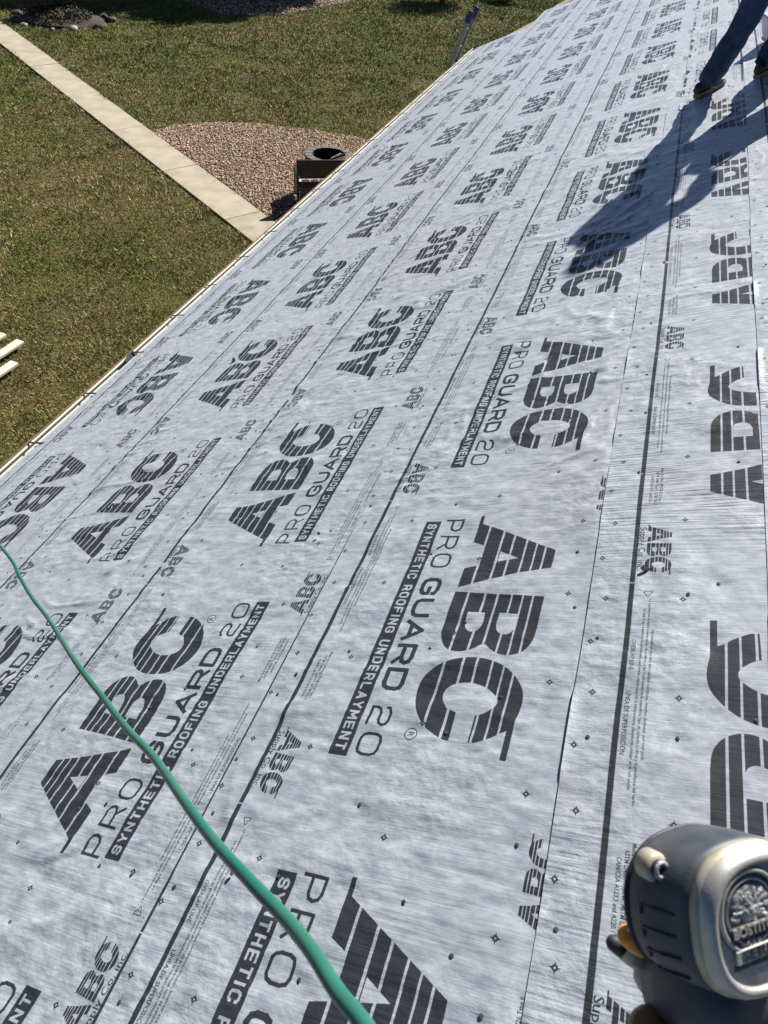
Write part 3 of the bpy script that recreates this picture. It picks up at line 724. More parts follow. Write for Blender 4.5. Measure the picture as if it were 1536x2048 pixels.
L.new(wv.outputs['Fac'], bp.inputs['Height']); L.new(bp.outputs[0], N['Principled BSDF'].inputs['Normal'])
for i, p in enumerate(P):
    k = (p-Vector((0, 0, EYE))).length*.0008
    P[i] = p+Vector((k*math.sin(i*.31), k*.8*math.cos(i*.43), k*math.sin(i*.23+1)))
seg = 14; rows = []; L0 = 0; UV = []; prev = None; n = len(P)
for i, p in enumerate(P):
    t = (P[min(i+1, n-1)]-P[max(i-1, 0)]).normalized()
    x = t.orthogonal().normalized() if prev is None else (prev-t*prev.dot(t)).normalized(); prev = x; y = t.cross(x)
    if i: L0 += (P[i]-P[i-1]).length
    for k in range(seg+1):
        a = 2*math.pi*k/seg; rows.append(p+(x*math.cos(a)+y*math.sin(a))*.0050); UV.append((L0*60+k/seg*.3, k/seg))
idx = np.arange(n*(seg+1)).reshape(n, seg+1)
F = np.stack([idx[:-1, :-1], idx[:-1, 1:], idx[1:, 1:], idx[1:, :-1]], -1).reshape(-1, 4)
o = mesh_np('air_hose', np.array([list(r-P[0]) for r in rows]), F, M['hose'], uv=np.array(UV), smooth=True, loc=P[0])
tag(o, 'green air hose running diagonally in front of the printed sheets', 'hose')
#SECTION2
# ------------------------------------------------------------------ planting bed, shrubs, trees
bm = bmesh.new()
cx_, cy_ = -20.05, 24.05; ringP = []
ctr = bm.verts.new((0, 0, .30))
prevr = None
for k, (f, z) in enumerate(((.35, .26), (.7, .16), (.92, .07), (1.0, -.02))):
    ring = [bm.verts.new(((x-cx_)*f, (y-cy_)*f, z+random.uniform(-.02, .02))) for x, y in TB]
    if prevr is None:
        for i in range(len(ring)): bm.faces.new((ctr, ring[i], ring[(i+1) % len(ring)]))
    else:
        for i in range(len(ring)): bm.faces.new((prevr[i], ring[i], ring[(i+1) % len(ring)], prevr[(i+1) % len(ring)]))
    prevr = ring
tag(obj('mulch_mound', bm, M['mulch'], loc=(cx_, cy_, 0)), kind='structure')
def rock_mesh(seed, sx, sy, sz, material):
    r = random.Random(seed); bm = bmesh.new(); bmesh.ops.create_icosphere(bm, subdivisions=2, radius=1)
    for v in bm.verts:
        k = 1+.22*float(vnoise(np.array(v.co.x*1.7+seed*3.1), np.array(v.co.y*1.7+v.co.z*2.3), 77))+r.uniform(-.03, .03)
        v.co = Vector((v.co.x*sx*k, v.co.y*sy*k, v.co.z*sz*k))
    return bm
rk = 0
for i, (x, y) in enumerate(TB[::1]):
    pale = i in (15, 17, 19)
    if i in (1, 4, 5, 8, 10, 12, 16, 20): continue
    x += random.uniform(-.12, .12); y += random.uniform(-.12, .12)
    s = random.uniform(.10, .26)*(.6 if pale else 1)
    o = obj('edging_rock', rock_mesh(i, s, s*random.uniform(.7, 1), s*.6, None), M['palerock'] if pale else M['rock'], loc=(x, y, random.uniform(-.03, .04)))
    o.rotation_euler = (0, 0, random.uniform(0, 3)); rk += 1
    ang_ = math.degrees(math.atan2(y-24.05, x+20.05)) % 360
    side = 'far' if 35 < ang_ < 145 else ('path side' if 145 <= ang_ < 235 else ('near' if 235 <= ang_ < 325 else 'right hand'))
    tag(o, ('pale' if pale else 'dark')+' edging rock on the '+side+' arc of the ring round the mulched bed', 'rock', ('pale' if pale else 'dark')+' rocks on the '+side+' arc of the mulched bed')
def leaf_cloud(clumps, n, size, cols, droop=0):
    """clumps: list of (cx,cy,cz, rx,ry,rz)"""
    cl = np.array(clumps); vol = cl[:, 3]*cl[:, 4]*cl[:, 5]; ci = rng.choice(len(cl), n, p=vol/vol.sum())
    d = rng.normal(size=(n, 3)); d /= np.linalg.norm(d, axis=1)[:, None]; rr2 = rng.random((n, 1))**.45
    Pc = cl[ci, :3]+d*rr2*cl[ci, 3:]
    a = rng.normal(size=(n, 3)); a /= np.linalg.norm(a, axis=1)[:, None]
    b = np.cross(a, rng.normal(size=(n, 3))); b /= np.linalg.norm(b, axis=1)[:, None]+1e-9
    s = size*rng.uniform(.6, 1.4, (n, 1))
    V = np.stack([Pc-a*s, Pc+b*s*.45, Pc+a*s, Pc-b*s*.45], 1)
    c = np.array(cols)[rng.integers(0, len(cols), n)]*rng.uniform(.7, 1.3, (n, 1))
    return V.reshape(-1, 3), np.arange(n*4).reshape(-1, 4), np.repeat(c, 4, 0)
def tree(name, x, y, h, r, label, cat, nleaf, size, cols, group=None, conical=False, trunk_r=.18, base=.25):
    t = empty(name, (x, y, 0), label, cat, group)
    bm = bmesh.new(); top = h*.9
    tr = [(0, 0, -.1), (.05*r, .02*r, h*.3), (-.03*r, .04*r, h*.6), (0, 0, top)]
    add_tube(bm, catmull(tr, 4), [trunk_r*(1-.8*i/12) for i in range(13)], 8)
    cl = []
    for k in range(26):
        f = base+(1-base)*(k+.5)/26; ang = k*2.4; rad = r*((1-f)*1.15+.08 if conical else math.sqrt(max(.05, 1-((f-.6)/.5)**2)))*.62
        p = (rad*math.cos(ang), rad*math.sin(ang), h*f)
        add_tube(bm, [(0, 0, h*f*.82), (p[0]*.5, p[1]*.5, h*f*.93), p], [trunk_r*.28, trunk_r*.18, .012], 5)
        q = r*(.42 if not conical else .36*(1.25-f)); cl.append((p[0], p[1], p[2], q*random.uniform(.8, 1.2), q*random.uniform(.8, 1.2), q*random.uniform(.6, .9)))
    obj('trunk', bm, M['bark'], t)
    V, F, c = leaf_cloud(cl, nleaf, size, cols); mesh_np('crown', V, F, M['leaf'], t, col=c)
    return t
DG = [(.018, .032, .012), (.028, .045, .015), (.012, .022, .01)]
for i, (tx, ty, h, r) in enumerate([(-17.35, 26.75, 7.0, 2.1), (-20.4, 26.0, 7.2, 2.3), (-23.6, 24.2, 7.6, 2.5), (-18.6, 30.5, 7.0, 2.6), (-22.6, 30, 8.0, 2.8)]):
    tree('evergreen_tree', tx+.36*h, ty+1.38*h, h, r, 'tall dense evergreen tree beyond the far gravel bed, '+('rightmost of the front row', 'middle of the front row', 'leftmost of the front row', 'right one of the back row', 'left one of the back row')[i], 'tree', 15000, .13, DG, 'evergreen trees behind the far bed')
def bush(x, y, h, r, label, n, size, cols, name='shrub', group=None):
    t = empty(name, (x, y, 0), label, 'shrub', group); bm = bmesh.new(); cl = []
    for k in range(14):
        a = k*2.4; q = r*random.uniform(.2, .75); p = (q*math.cos(a), q*math.sin(a), h*random.uniform(.35, .8))
        add_tube(bm, [(0, 0, -.05), (p[0]*.4, p[1]*.4, p[2]*.5), p], [.03, .02, .008], 5); cl.append((*p, r*.42, r*.42, h*.3))
    obj('stem', bm, M['bark'], t); V, F, c = leaf_cloud(cl, n, size, cols); mesh_np('foliage', V, F, M['leaf'], t, col=c)
bush(-16.6, 32.0, 1.5, 1.5, 'dark rounded shrub in shade on the gravel at the top edge, left of the ladder', 9000, .05, DG)
bush(-9.7, 36.6, 1.7, 1.5, 'dark shrub at the top edge just left of the blue ladder caps', 9000, .05, DG)
bush(-11.9, 37.2, .7, .9, 'low reddish brown shrub on the pale gravel at the top edge', 3500, .05, [(.12, .06, .04), (.07, .04, .03)])
bush(-7.5, 38.6, .6, .8, 'low pinkish brown shrub beyond the ladder at the top edge', 3000, .05, [(.22, .12, .10), (.10, .07, .05)])
# dry ornamental clump with thin stems
t = empty('dry_shrub', (-20.5, 24.85, .2), 'dry brown twiggy shrub on the mulched mound beside the path', 'shrub')
bm = bmesh.new()
for k in range(150):
    a = random.uniform(0, 6.28); q = random.uniform(.1, .62); h = random.uniform(.5, 1.5)
    b0 = (random.uniform(-.22, .22), random.uniform(-.22, .22), 0)
    add_tube(bm, [b0, (b0[0]+q*.4*math.cos(a), b0[1]+q*.4*math.sin(a), h*.6), (b0[0]+q*math.cos(a), b0[1]+q*math.sin(a), h)], [.014, .010, .004], 4, cap=False)
obj('stem', bm, mat('dry_stem', (.11, .075, .04), .9, var=.6, scale=9), t)
V, F, c = leaf_cloud([(0, 0, .55, .55, .55, .5), (0, 0, 1.0, .7, .7, .5)], 3000, .05, [(.12, .08, .04), (.2, .14, .07), (.05, .04, .02)]); mesh_np('foliage', V, F, M['leaf'], t, col=c)
V, F, c = leaf_cloud([(0, 0, .12, 1.2, 1.0, .12)], 3500, .045, [(.05, .06, .02), (.09, .06, .03), (.03, .03, .015)])
tag(mesh_np('bed_litter', V, F, M['leaf'], col=c, loc=(-20.05, 24.05, .1)), 'dead leaves and weeds covering the mulched mound beside the path', 'leaf litter', kind='stuff')

# ------------------------------------------------------------------ fire pit
fp = empty('fire_pit', (-6.70, 16.31, 0), 'round grey brown stone fire pit on the gravel, partly behind the gutter', 'fire pit')
RO, RI, HH = .57, .40, .35
bmk = {}
for course in range(3):
    z0 = course*.115; nB = 16
    for i in range(nB):
        a0 = 2*math.pi*(i+.5*(course % 2))/nB; a1 = a0+2*math.pi/nB-.028
        bm = bmesh.new(); vs = []
        for zz in (z0, z0+.112+(random.uniform(-.004, .004))):
            for (rad, aa) in ((RI, a0), (RO+random.uniform(-.006, .006), a0), (RO, (a0+a1)/2), (RO+random.uniform(-.006, .006), a1), (RI, a1), (RI, (a0+a1)/2)):
                vs.append(bm.verts.new((rad*math.cos(aa), rad*math.sin(aa), zz)))
        n_ = 6; bm.faces.new(vs[:6][::-1]); bm.faces.new(vs[6:])
        for k in range(6): bm.faces.new((vs[k], vs[(k+1) % 6], vs[6+(k+1) % 6], vs[6+k]))
        bmesh.ops.bevel(bm, geom=list(bm.edges), offset=.006, segments=1, affect='EDGES')
        obj('stone', bm, M['stone'], fp)
bm = bmesh.new(); bmesh.ops.create_cone(bm, cap_ends=False, segments=32, radius1=RI-.004, radius2=RI-.004, depth=.34)
bmesh.ops.translate(bm, verts=bm.verts, vec=(0, 0, .172)); obj('liner', bm, M['char'], fp)
bm = bmesh.new(); bmesh.ops.create_circle(bm, cap_ends=True, segments=32, radius=RI-.005); bmesh.ops.translate(bm, verts=bm.verts, vec=(0, 0, .06)); obj('ash_bed', bm, M['char'], fp)
for i, (a, b, lab, mt) in enumerate([((.20, -.34, .38), (.30, .02, .40), 'long grey stick lying across the right rim of the fire pit', 'stickgrey'),
                                 ((.28, -.42, .37), (.46, -.08, .40), 'reddish burnt stick on the near rim of the fire pit', 'stick'),
                                 ((.10, -.30, .30), (.42, .10, .42), 'thin brown stick leaning out of the fire pit towards the roof', 'stick'),
                                 ((.34, -.22, .38), (.52, -.20, .39), 'short pale stick on the roof side rim of the fire pit', 'stickgrey')]):
    bm = bmesh.new(); add_tube(bm, [a, ((a[0]+b[0])/2+.02, (a[1]+b[1])/2, (a[2]+b[2])/2+.01), b], [.017, .015, .010], 6)
    tag(obj('stick', bm, M[mt], loc=fp.location), lab, 'stick')

# ------------------------------------------------------------------ garden bench seen from behind
BA = Vector((-6.50, 14.11, 0)); BDv = (Vector((-5.63, 14.63, 0))-BA).normalized(); BN = Vector((-BDv.y, BDv.x, 0))
bn = empty('garden_bench', BA, 'dark framed garden bench with a brown back panel facing the fire pit', 'bench', rot=(0, 0, math.atan2(BDv.y, BDv.x)))
BL = 1.35
def bx(name, cx, cy, cz, sx, sy, sz, mt, bev=.004, M_=None):
    bm = bmesh.new(); add_box(bm, cx, cy, cz, sx, sy, sz, bev=bev, M=M_); return obj(name, bm, M[mt], bn)
bx('backrest', BL/2, 0, .715, BL-.06, .03, .35, 'bench')
for x in (0, BL): bx('leg', x, 0, .45, .05, .05, .90, 'benchframe'); bx('leg', x, .58, .30, .05, .05, .60, 'benchframe'); bx('armrest', x, .30, .615, .06, .60, .03, 'benchframe')
bx('top_rail', BL/2, 0, .905, BL+.04, .045, .03, 'benchframe')
for k in range(8): bx('seat_slat', .05+BL/8*(k+.38), .29, .43, BL/8-.012, .50, .022, 'benchslat')
for k in range(7): bx('back_strip', .09+BL/7*(k+.36), -.012, .505, BL/7-.012, .02, .05, 'benchslat')
bx('seat_rail', BL/2, 0, .42, BL-.05, .03, .12, 'benchframe')
bx('lower_panel', BL/2, -.005, .22, BL-.07, .02, .27, 'benchgrey')

for x in (0, BL): bx('shadow_panel', x, .29, .34, .028, .52, .50, 'bench')  # solid end boards added to fill out the shadow of the bench

# ------------------------------------------------------------------ extension ladder against the eave
LB_ = Vector((gx-.135, S*9.17, 0)); lt = 3.74; run = .92
lad = empty('extension_ladder', (LB_.x-run, LB_.y, 0), 'aluminium extension ladder with blue end caps leaning on the far end of the eave', 'ladder')
dirn = Vector((run+.24, 0, lt)).normalized(); LL = Vector((run+.24, 0, lt)).length
Wd = .43
def lrail(y, a, b, name):
    bm = bmesh.new(); side = Vector((dirn.z, 0, -dirn.x))
    p0 = dirn*a+Vector((0, y, 0)); p1 = dirn*b+Vector((0, y, 0))
    add_bar(bm, p0, p1, .008, .085, up=Vector((-1, 0, .3)), bev=.001)
    for s_ in (-.038, .038):
        off = side*s_; inn = Vector((0, .012 if y < Wd/2 else -.012, 0)); add_bar(bm, p0+off+inn, p1+off+inn, .028, .007, up=side)
    return obj(name, bm, M['alu'], lad)
for y in (0, Wd):
    lrail(y, 0, LL-.0, 'rail')
    bm = bmesh.new(); add_bar(bm, dirn*(LL-.17)+Vector((0, y, 0)), dirn*(LL+.03)+Vector((0, y, 0)), .042, .108, up=Vector((-1, 0, .3)), bev=.016); obj('end_cap', bm, M['bluecap'], lad)
a = .25
while a < LL-.1:
    bm = bmesh.new(); add_tube(bm, [dirn*a+Vector((0, .004, 0)), dirn*a+Vector((0, Wd-.004, 0))], .016, 8); obj('rung', bm, M['alu'], lad); a += .305
for y in (0, Wd):
    for k in range(12):
        pass

# ------------------------------------------------------------------ new lumber on the lawn
def board(x0, y0, x1, y1, w, t, z, label):
    a = Vector((x0, y0, z)); b = Vector((x1, y1, z)); bm = bmesh.new(); add_bar(bm, (0, 0, 0), b-a, w, t, bev=.003)
    tag(obj('lumber_board', bm, M['pine'], loc=a), label, 'board', 'new lumber boards on the lawn')
board(-8.09, 7.16, -8.30, 4.3, .14, .04, .10, 'long pale pine board ending furthest into the lawn, with a gap beside it')
board(-8.47, 7.22, -8.62, 4.4, .14, .04, .09, 'pale pine board at the very left edge, behind the longest board')
board(-7.79, 6.66, -7.98, 3.9, .14, .04, .10, 'pale pine board nearest to the house in the small lumber pile')
board(-7.98, 6.48, -8.14, 3.8, .12, .04, .06, 'pale pine board lying in the middle of the small lumber pile')
board(-8.13, 6.62, -8.24, 4.0, .10, .04, .03, 'lowest pale pine board between the others in the lumber pile')

# ------------------------------------------------------------------ worker
def skin(name, verts, edges, radii, root, material, parent, sub=2, noise=0.0, nscale=14, seed=0, stretch=(1, 1, 1)):
    me = bpy.data.meshes.new(name); me.from_pydata([tuple(v) for v in verts], edges, []); o = bpy.data.objects.new(name, me); C.objects.link(o)
    md = o.modifiers.new('s', 'SKIN'); md.use_smooth_shade = True
    for i, r in enumerate(radii):
        sv = me.skin_vertices[0].data[i]; sv.radius = r if hasattr(r, '__len__') else (r, r); sv.use_root = (i == root)
    if sub: s = o.modifiers.new('d', 'SUBSURF'); s.levels = sub; s.render_levels = sub
    dg = bpy.context.evaluated_depsgraph_get(); m2 = bpy.data.meshes.new_from_object(o.evaluated_get(dg)); bpy.data.objects.remove(o); bpy.data.meshes.remove(me)
    if noise:
        n = len(m2.vertices); co = np.empty(n*3); m2.vertices.foreach_get('co', co); co = co.reshape(-1, 3); no = np.empty(n*3); m2.vertices.foreach_get('normal', no); no = no.reshape(-1, 3)
        d = vnoise(co[:, 0]*nscale*.6+co[:, 1]*nscale*.5, co[:, 2]*nscale+co[:, 0]*nscale*.8, 90+seed)+.5*vnoise(co[:, 1]*nscale*2, co[:, 2]*nscale*2.2, 95+seed)
        co += no*(d*noise)[:, None]; m2.vertices.foreach_set('co', co.ravel()); m2.update()
    for p in m2.polygons: p.use_smooth = True
    m2.name = name; m2.materials.append(material); o = bpy.data.objects.new(name, m2); return link(o, parent)
M['denim'] = mat('blue_jeans', (.030, .055, .115), .9, var=.35, scale=18, bump=.4, bscale=300)
M['shirt'] = mat('navy_shirt', (.03, .035, .05), .9, var=.2, scale=9)
M['skin'] = mat('skin', (.42, .25, .18), .55)
M['shoe'] = mat('brown_boot', (.035, .026, .018), .7, var=.5, scale=30)
M['sole'] = mat('shoe_sole', (.16, .13, .10), .7)
M['hair'] = mat('dark_hair', (.02, .015, .01), .8)
fl = pt(-.185, 4.315, .012); fr_ = pt(.085, 4.33, .012)
mid = (fl+fr_)/2
wk = empty('person', mid, 'roofer in blue jeans and brown shoes standing on the sheets, seen below the thighs', 'person')
F_ = Vector((.80, .60, 0)); Lf_ = Vector((-.60, .80, 0)); Z_ = Vector((0, 0, 1))
rl = lambda p: p-mid
pel = rl(Vector((mid.x+.02, mid.y-.02, mid.z+.93)))
hl = pel+Lf_*.10+Vector((-.02, 0, -.06)); hr = pel-Lf_*.10+Vector((.02, 0, -.06))
al = rl(fl)+Z_*.10; ar = rl(fr_)+Z_*.10+Vector((.03, 0, 0))
kl = (hl+al)/2+F_*.07+Z_*.01+Vector((.0, .0, 0)); kr = (hr+ar)/2+F_*.10+Z_*.02+Vector((.11, 0, 0))
waist = pel+Z_*.13; chest = pel+Z_*.43+F_*.02; neckb = pel+Z_*.66+F_*.05
sh_l = neckb+Lf_*.15-Z_*.06; sh_r = neckb-Lf_*.23-Z_*.03
el_r = rl(Vector((1.06, 6.96, 6.52))); ha_r = rl(Vector((1.00, 7.12, 6.33)))
el_l = sh_l-Lf_*.01-Z_*.30; ha_l = el_l+F_*.16-Z_*.10-Lf_*.20
head = neckb+Z_*.15+F_*.09
# trousers
J = [pel, hl, hl.lerp(kl, .5), kl, kl.lerp(al, .45), al+Z_*.02, al-Z_*.045, hr, hr.lerp(kr, .5), kr, kr.lerp(ar, .45), ar+Z_*.02, ar-Z_*.045, waist]
skin('trousers', J, [(0, 1), (1, 2), (2, 3), (3, 4), (4, 5), (5, 6), (0, 7), (7, 8), (8, 9), (9, 10), (10, 11), (11, 12), (0, 13)],
     [(.17, .14), .12, .118, .098, .098, .092, .092, .12, .118, .098, .098, .092, .092, (.17, .125)], 0, M['denim'], wk, noise=.007, nscale=16)
# body (continuous: head, trunk, arms, legs)
Bv = [pel, waist, chest, neckb, neckb+Z_*.08+F_*.02, head, head+Z_*.09, sh_l, el_l, ha_l, sh_r, el_r, ha_r, hl, kl, al, hr, kr, ar, rl(fl)+F_*.10+Z_*.03, rl(fr_)+F_*.10+Z_*.03]
Be = [(0, 1), (1, 2), (2, 3), (3, 4), (4, 5), (5, 6), (3, 7), (7, 8), (8, 9), (3, 10), (10, 11), (11, 12), (0, 13), (13, 14), (14, 15), (0, 16), (16, 17), (17, 18), (15, 19), (18, 20)]
Br = [(.12, .09), (.13, .09), (.15, .10), (.09, .08), .055, (.075, .09), (.06, .07), .055, .042, .030, .055, .042, .030, .085, .055, .036, .085, .055, .036, .03, .03]
body = skin('body', Bv, Be, Br, 0, M['skin'], wk)
# shirt
Sv = [waist-Z_*.06, chest, neckb-Z_*.02, sh_l, el_l, el_l.lerp(ha_l, .85), sh_r, el_r, el_r.lerp(ha_r, .85)]
skin('shirt', Sv, [(0, 1), (1, 2), (2, 3), (3, 4), (4, 5), (2, 6), (6, 7), (7, 8)], [(.19, .16), (.24, .19), (.20, .17), .115, .085, .06, .125, .085, .06], 0, M['shirt'], wk, noise=.007, nscale=11, seed=2)
# hands: five fingers each
for hnd, fore, s_ in ((ha_l, el_l, 1), (ha_r, el_r, -1)):
    d = (hnd-fore).normalized(); side = d.cross(Z_).normalized()*s_; nrm = side.cross(d)
    vv_ = [hnd, hnd+d*.05]; ee = [(0, 1)]; rr3 = [(.032, .018), (.036, .016)]
    for k, (o_, ln) in enumerate(((-.027, .062), (-.009, .074), (.009, .070), (.026, .055))):
        b0 = len(vv_); base_ = hnd+d*.07+side*o_
        vv_ += [base_, base_+d*ln*.5-nrm*.008, base_+d*ln-nrm*.028]; rr3 += [.009, .0085, .007]; ee += [(1, b0), (b0, b0+1), (b0+1, b0+2)]
    b0 = len(vv_); vv_ += [hnd+d*.02+side*-.03, hnd+d*.055+side*-.052-nrm*.01, hnd+d*.08+side*-.05-nrm*.02]; rr3 += [.012, .010, .008]; ee += [(0, b0), (b0, b0+1), (b0+1, b0+2)]
    skin('hand', vv_, ee, rr3, 0, M['skin'], wk, sub=1)
# face and hair
def ball(name, p, r, mt, sc_=(1, 1, 1)):
    bm = bmesh.new(); bmesh.ops.create_uvsphere(bm, u_segments=12, v_segments=8, radius=r); bmesh.ops.scale(bm, verts=bm.verts, vec=sc_); bmesh.ops.translate(bm, verts=bm.verts, vec=p); return obj(name, bm, mt, wk, smooth=True)
ball('hair', head+Z_*.060-F_*.010, .132, M['hair'], (1, 1, .95))
for bmv in [wk.children[-1]]:
    for v_ in bmv.data.vertices:
        if v_.co.z < (head+Z_*.06).z and (v_.co-head).dot(F_) > 0: v_.co = v_.co-F_*.09
whites = mat('eye', (.7, .7, .68), .3)
for s_ in (-1, 1):
    ball('eye', head+F_*.086+Lf_*.032*s_+Z_*.035, .012, whites); ball('ear', head+Lf_*.088*s_+Z_*.02, .026, M['skin'], (1, .5, 1.1))
ball('nose', head+F_*.105+Z_*.008, .016, M['skin'], (1, 1, 1.3)); ball('mouth', head+F_*.092-Z_*.035, .018, mat('lips', (.3, .12, .1), .5), (.6, 1, .35))
# shoes
def shoe(foot, dirf, toe_lift):
    d = dirf.normalized(); sd = d.cross(NVEC).normalized(); n = NVEC
    bm = bmesh.new(); secs = [(-.085, .030, .060), (-.06, .038, .085), (0, .040, .085), (.05, .042, .066), (.11, .050, .050), (.16, .047, .042), (.20, .030, .030)]
    rings = []
    for s0, w0, h0 in secs:
        ring = []
        for k in range(12):
            a = 2*math.pi*k/12; yy = math.cos(a)*w0; zz = .022+(h0*.5)*(1+math.sin(a))
            ring.append(bm.verts.new(rl(foot)+d*s0+sd*yy+n*zz))
        rings.append(ring)
    for a_, b_ in zip(rings, rings[1:]):
        for k in range(12): bm.faces.new((a_[k], a_[(k+1) % 12], b_[(k+1) % 12], b_[k]))
    bm.faces.new(rings[0]); bm.faces.new(rings[-1][::-1]); bmesh.ops.subdivide_edges(bm, edges=bm.edges[:], cuts=1, smooth=.6, use_grid_fill=True)
    o = obj('shoe', bm, M['shoe'], wk, smooth=True)
    bm = bmesh.new(); t = []; b2 = []
    for s0, w0, _ in secs:
        pass
    outl = [(s0, w0*1.1) for s0, w0, _ in secs]+[(s0, -w0*1.1) for s0, w0, _ in reversed(secs)]
    T_ = [bm.verts.new(rl(foot)+d*(s0*1.04)+sd*w0+n*.030) for s0, w0 in outl]; D_ = [bm.verts.new(rl(foot)+d*(s0*1.04)+sd*w0+n*.0) for s0, w0 in outl]
    bm.faces.new(T_); bm.faces.new(D_[::-1])
    for k in range(len(outl)): bm.faces.new((D_[k], D_[(k+1) % len(outl)], T_[(k+1) % len(outl)], T_[k]))
    s_o = obj('sole', bm, M['sole'], o)
    bm = bmesh.new()
    for k in range(4):
        c_ = rl(foot)+d*(.035+.022*k)+n*(.098-.010*k); add_tube(bm, [c_-sd*.028, c_+n*.006, c_+sd*.028], .003, 5)
    obj('laces', bm, mat('laces', (.35, .30, .24), .8), o)
fd = (pt(-.075, 4.425)-pt(-.225, 4.26))
shoe(fl, fd, 0); shoe(fr_, fd, 0)

# made-up bag out of view at his right hip, added to widen his shadow
hb_ = Vector((1.03, 7.10, 5.82)); t = empty('shadow_bag', hb_, 'made-up dark bag at the right hip of the worker, added out of view to widen his shadow', 'bag', rot=(0, .1, .5))
bm = bmesh.new(); add_box(bm, 0, 0, .22, .40, .22, .44, bev=.05, jit=.01); obj('shadow_bag_body', bm, M['shirt'], t)
bm = bmesh.new(); add_tube(bm, catmull([(-.12, 0, .43), (-.08, 0, .52), (.0, 0, .54), (.08, 0, .52), (.12, 0, .43)], 4), .012, 8); obj('handle', bm, M['strap'], t)

# white and pink wrapped bundle standing by the worker's feet
bg_ = pt(.155, 5.05, .01)
t = empty('nail_carton', bg_, 'white and pink carton standing on the sheets behind the worker at the right edge', 'carton', rot=(0, PITCH*-1, .35))
bm = bmesh.new(); add_box(bm, 0, 0, .11, .17, .15, .22, bev=.012, jit=.006); obj('carton_body', bm, mat('white_carton', (.72, .66, .72), .5, var=.1, scale=5), t)
bm = bmesh.new(); add_box(bm, 0, 0, .018, .176, .156, .03, bev=.004); obj('pink_band', bm, mat('pink_band', (.5, .22, .28), .5), t)

# ------------------------------------------------------------------ pneumatic roofing nailer held in front of the eye
gp = cam_pt(1526, 1850, .405)
back_ = -cam_f; gez = (back_*.90+cam_r*.33+cam_u*.10).normalized()
gex = (cam_r*math.cos(R(6))+cam_u*math.sin(R(6))); gex = (gex-gez*gex.dot(gez)).normalized(); gey = gez.cross(gex)
gun = bpy.data.objects.new('nail_gun', None); C.objects.link(gun)
gm = Matrix.Identity(4)
for i in range(3): gm[i][0] = gex[i]; gm[i][1] = gey[i]; gm[i][2] = gez[i]
gm.translation = gp; gun.matrix_world = gm
tag(gun, 'worn grey roofing nail gun with a round embossed end cap in the lower right corner', 'nail gun')
M['cast'] = mat('worn_cast_aluminium', (.36, .355, .33), .44, metal=.45, col2=(.52, .49, .43), scale=60, bump=.08, bscale=900)
M['castdark'] = mat('dark_recess', (.04, .042, .055), .5, metal=.3, var=.4, scale=300)
M['rubber'] = mat('dark_navy_housing', (.025, .032, .048), .5, col2=(.085, .088, .09), scale=28, bump=.08, bscale=700)
M['dirtycast'] = mat('dirty_cream_housing', (.36, .30, .21), .5, col2=(.52, .48, .40), scale=45, metal=.2)
M['amber'] = mat('orange_plastic', (.85, .30, .02), .4, var=.1, scale=100)
M['brownplastic'] = mat('amber_brown_plastic', (.16, .075, .015), .5, var=.3, scale=80)
mm = .001
def superr(a, ax, ay, p=2.3, flat=0): # radius at angle for a rounded shield; flat squares the bottom
    c_, s_ = abs(math.cos(a)), abs(math.sin(a)); return 1/((c_/ax)**p+(s_/ay)**p)**(1/p)
def loft(levels, material, name, seg=48, cap0=True, cap1=True, parent=None, M_=None):
    bm = bmesh.new(); rings = []
    for (ox, oy, z, ax, ay, p) in levels:
        ring = []
        for k in range(seg):
            a = 2*math.pi*k/seg; r = superr(a, ax, ay, p); x = ox+r*math.cos(a); y = oy+r*math.sin(a)
            if y < oy: x = ox+(x-ox)*(1-.0*abs(y-oy)/ay)
            ring.append(bm.verts.new((x*mm, y*mm, z*mm)))
        rings.append(ring)
    for a_, b_ in zip(rings, rings[1:]):
        for k in range(seg): bm.faces.new((a_[k], a_[(k+1) % seg], b_[(k+1) % seg], b_[k]))
    if cap0: bm.faces.new(rings[0][::-1])
    if cap1: bm.faces.new(rings[-1])
    if M_ is not None: bmesh.ops.transform(bm, matrix=M_, verts=bm.verts)
    return obj(name, bm, material, parent or gun, smooth=True)
def cyl(name, x, y, z0, z1, r, material, parent=gun, seg=24, r2=None):
    return loft([(x, y, z0, r, r, 2), (x, y, z1-(z1-z0)*.25, r2 or r, r2 or r, 2), (x, y, z1, (r2 or r)*.85, (r2 or r)*.85, 2)], material, name, seg=seg, parent=parent)
housing = loft([(-6, -3, -62, 42, 39, 2.35), (-5, -2, -52, 46.5, 42.5, 2.4), (-4, -1, -36, 47.5, 43.5, 2.5), (-1, 0, -18, 44.5, 43.5, 2.5), (0, 0, -12, 41.0, 42.4, 2.45)], M['rubber'], 'housing')
collar = loft([(0, 0, -13, 41.6, 43.2, 2.5), (0, 0, -10, 41.4, 43.0, 2.5), (0, 0, -6.5, 40.0, 41.6, 2.45)], M['dirtycast'], 'cap_collar')
capo = loft([(0, 0, -7.4, 40.2, 41.8, 2.5), (0, 0, -4, 39.4, 41, 2.45), (0, 0, -1.0, 37.6, 39.2, 2.4), (0, 0, .6, 35.6, 37.2, 2.4), (0, 0, .7, 33.6, 35.2, 2.4), (0, 0, -.4, 32.4, 34, 2.4), (0, 0, -2.2, 31.6, 33.2, 2.4)], M['cast'], 'end_cap', cap0=False)
M['castface'] = mat('cast_face', (.36, .36, .355), .5, metal=.4, var=.2, scale=300, bump=.3, bscale=900)
plate = loft([(0, 0, -2.4, 31.9, 33.5, 2.4), (0, 0, -2.0, 31.0, 32.6, 2.4)], M['castface'], 'cap_face', parent=capo)
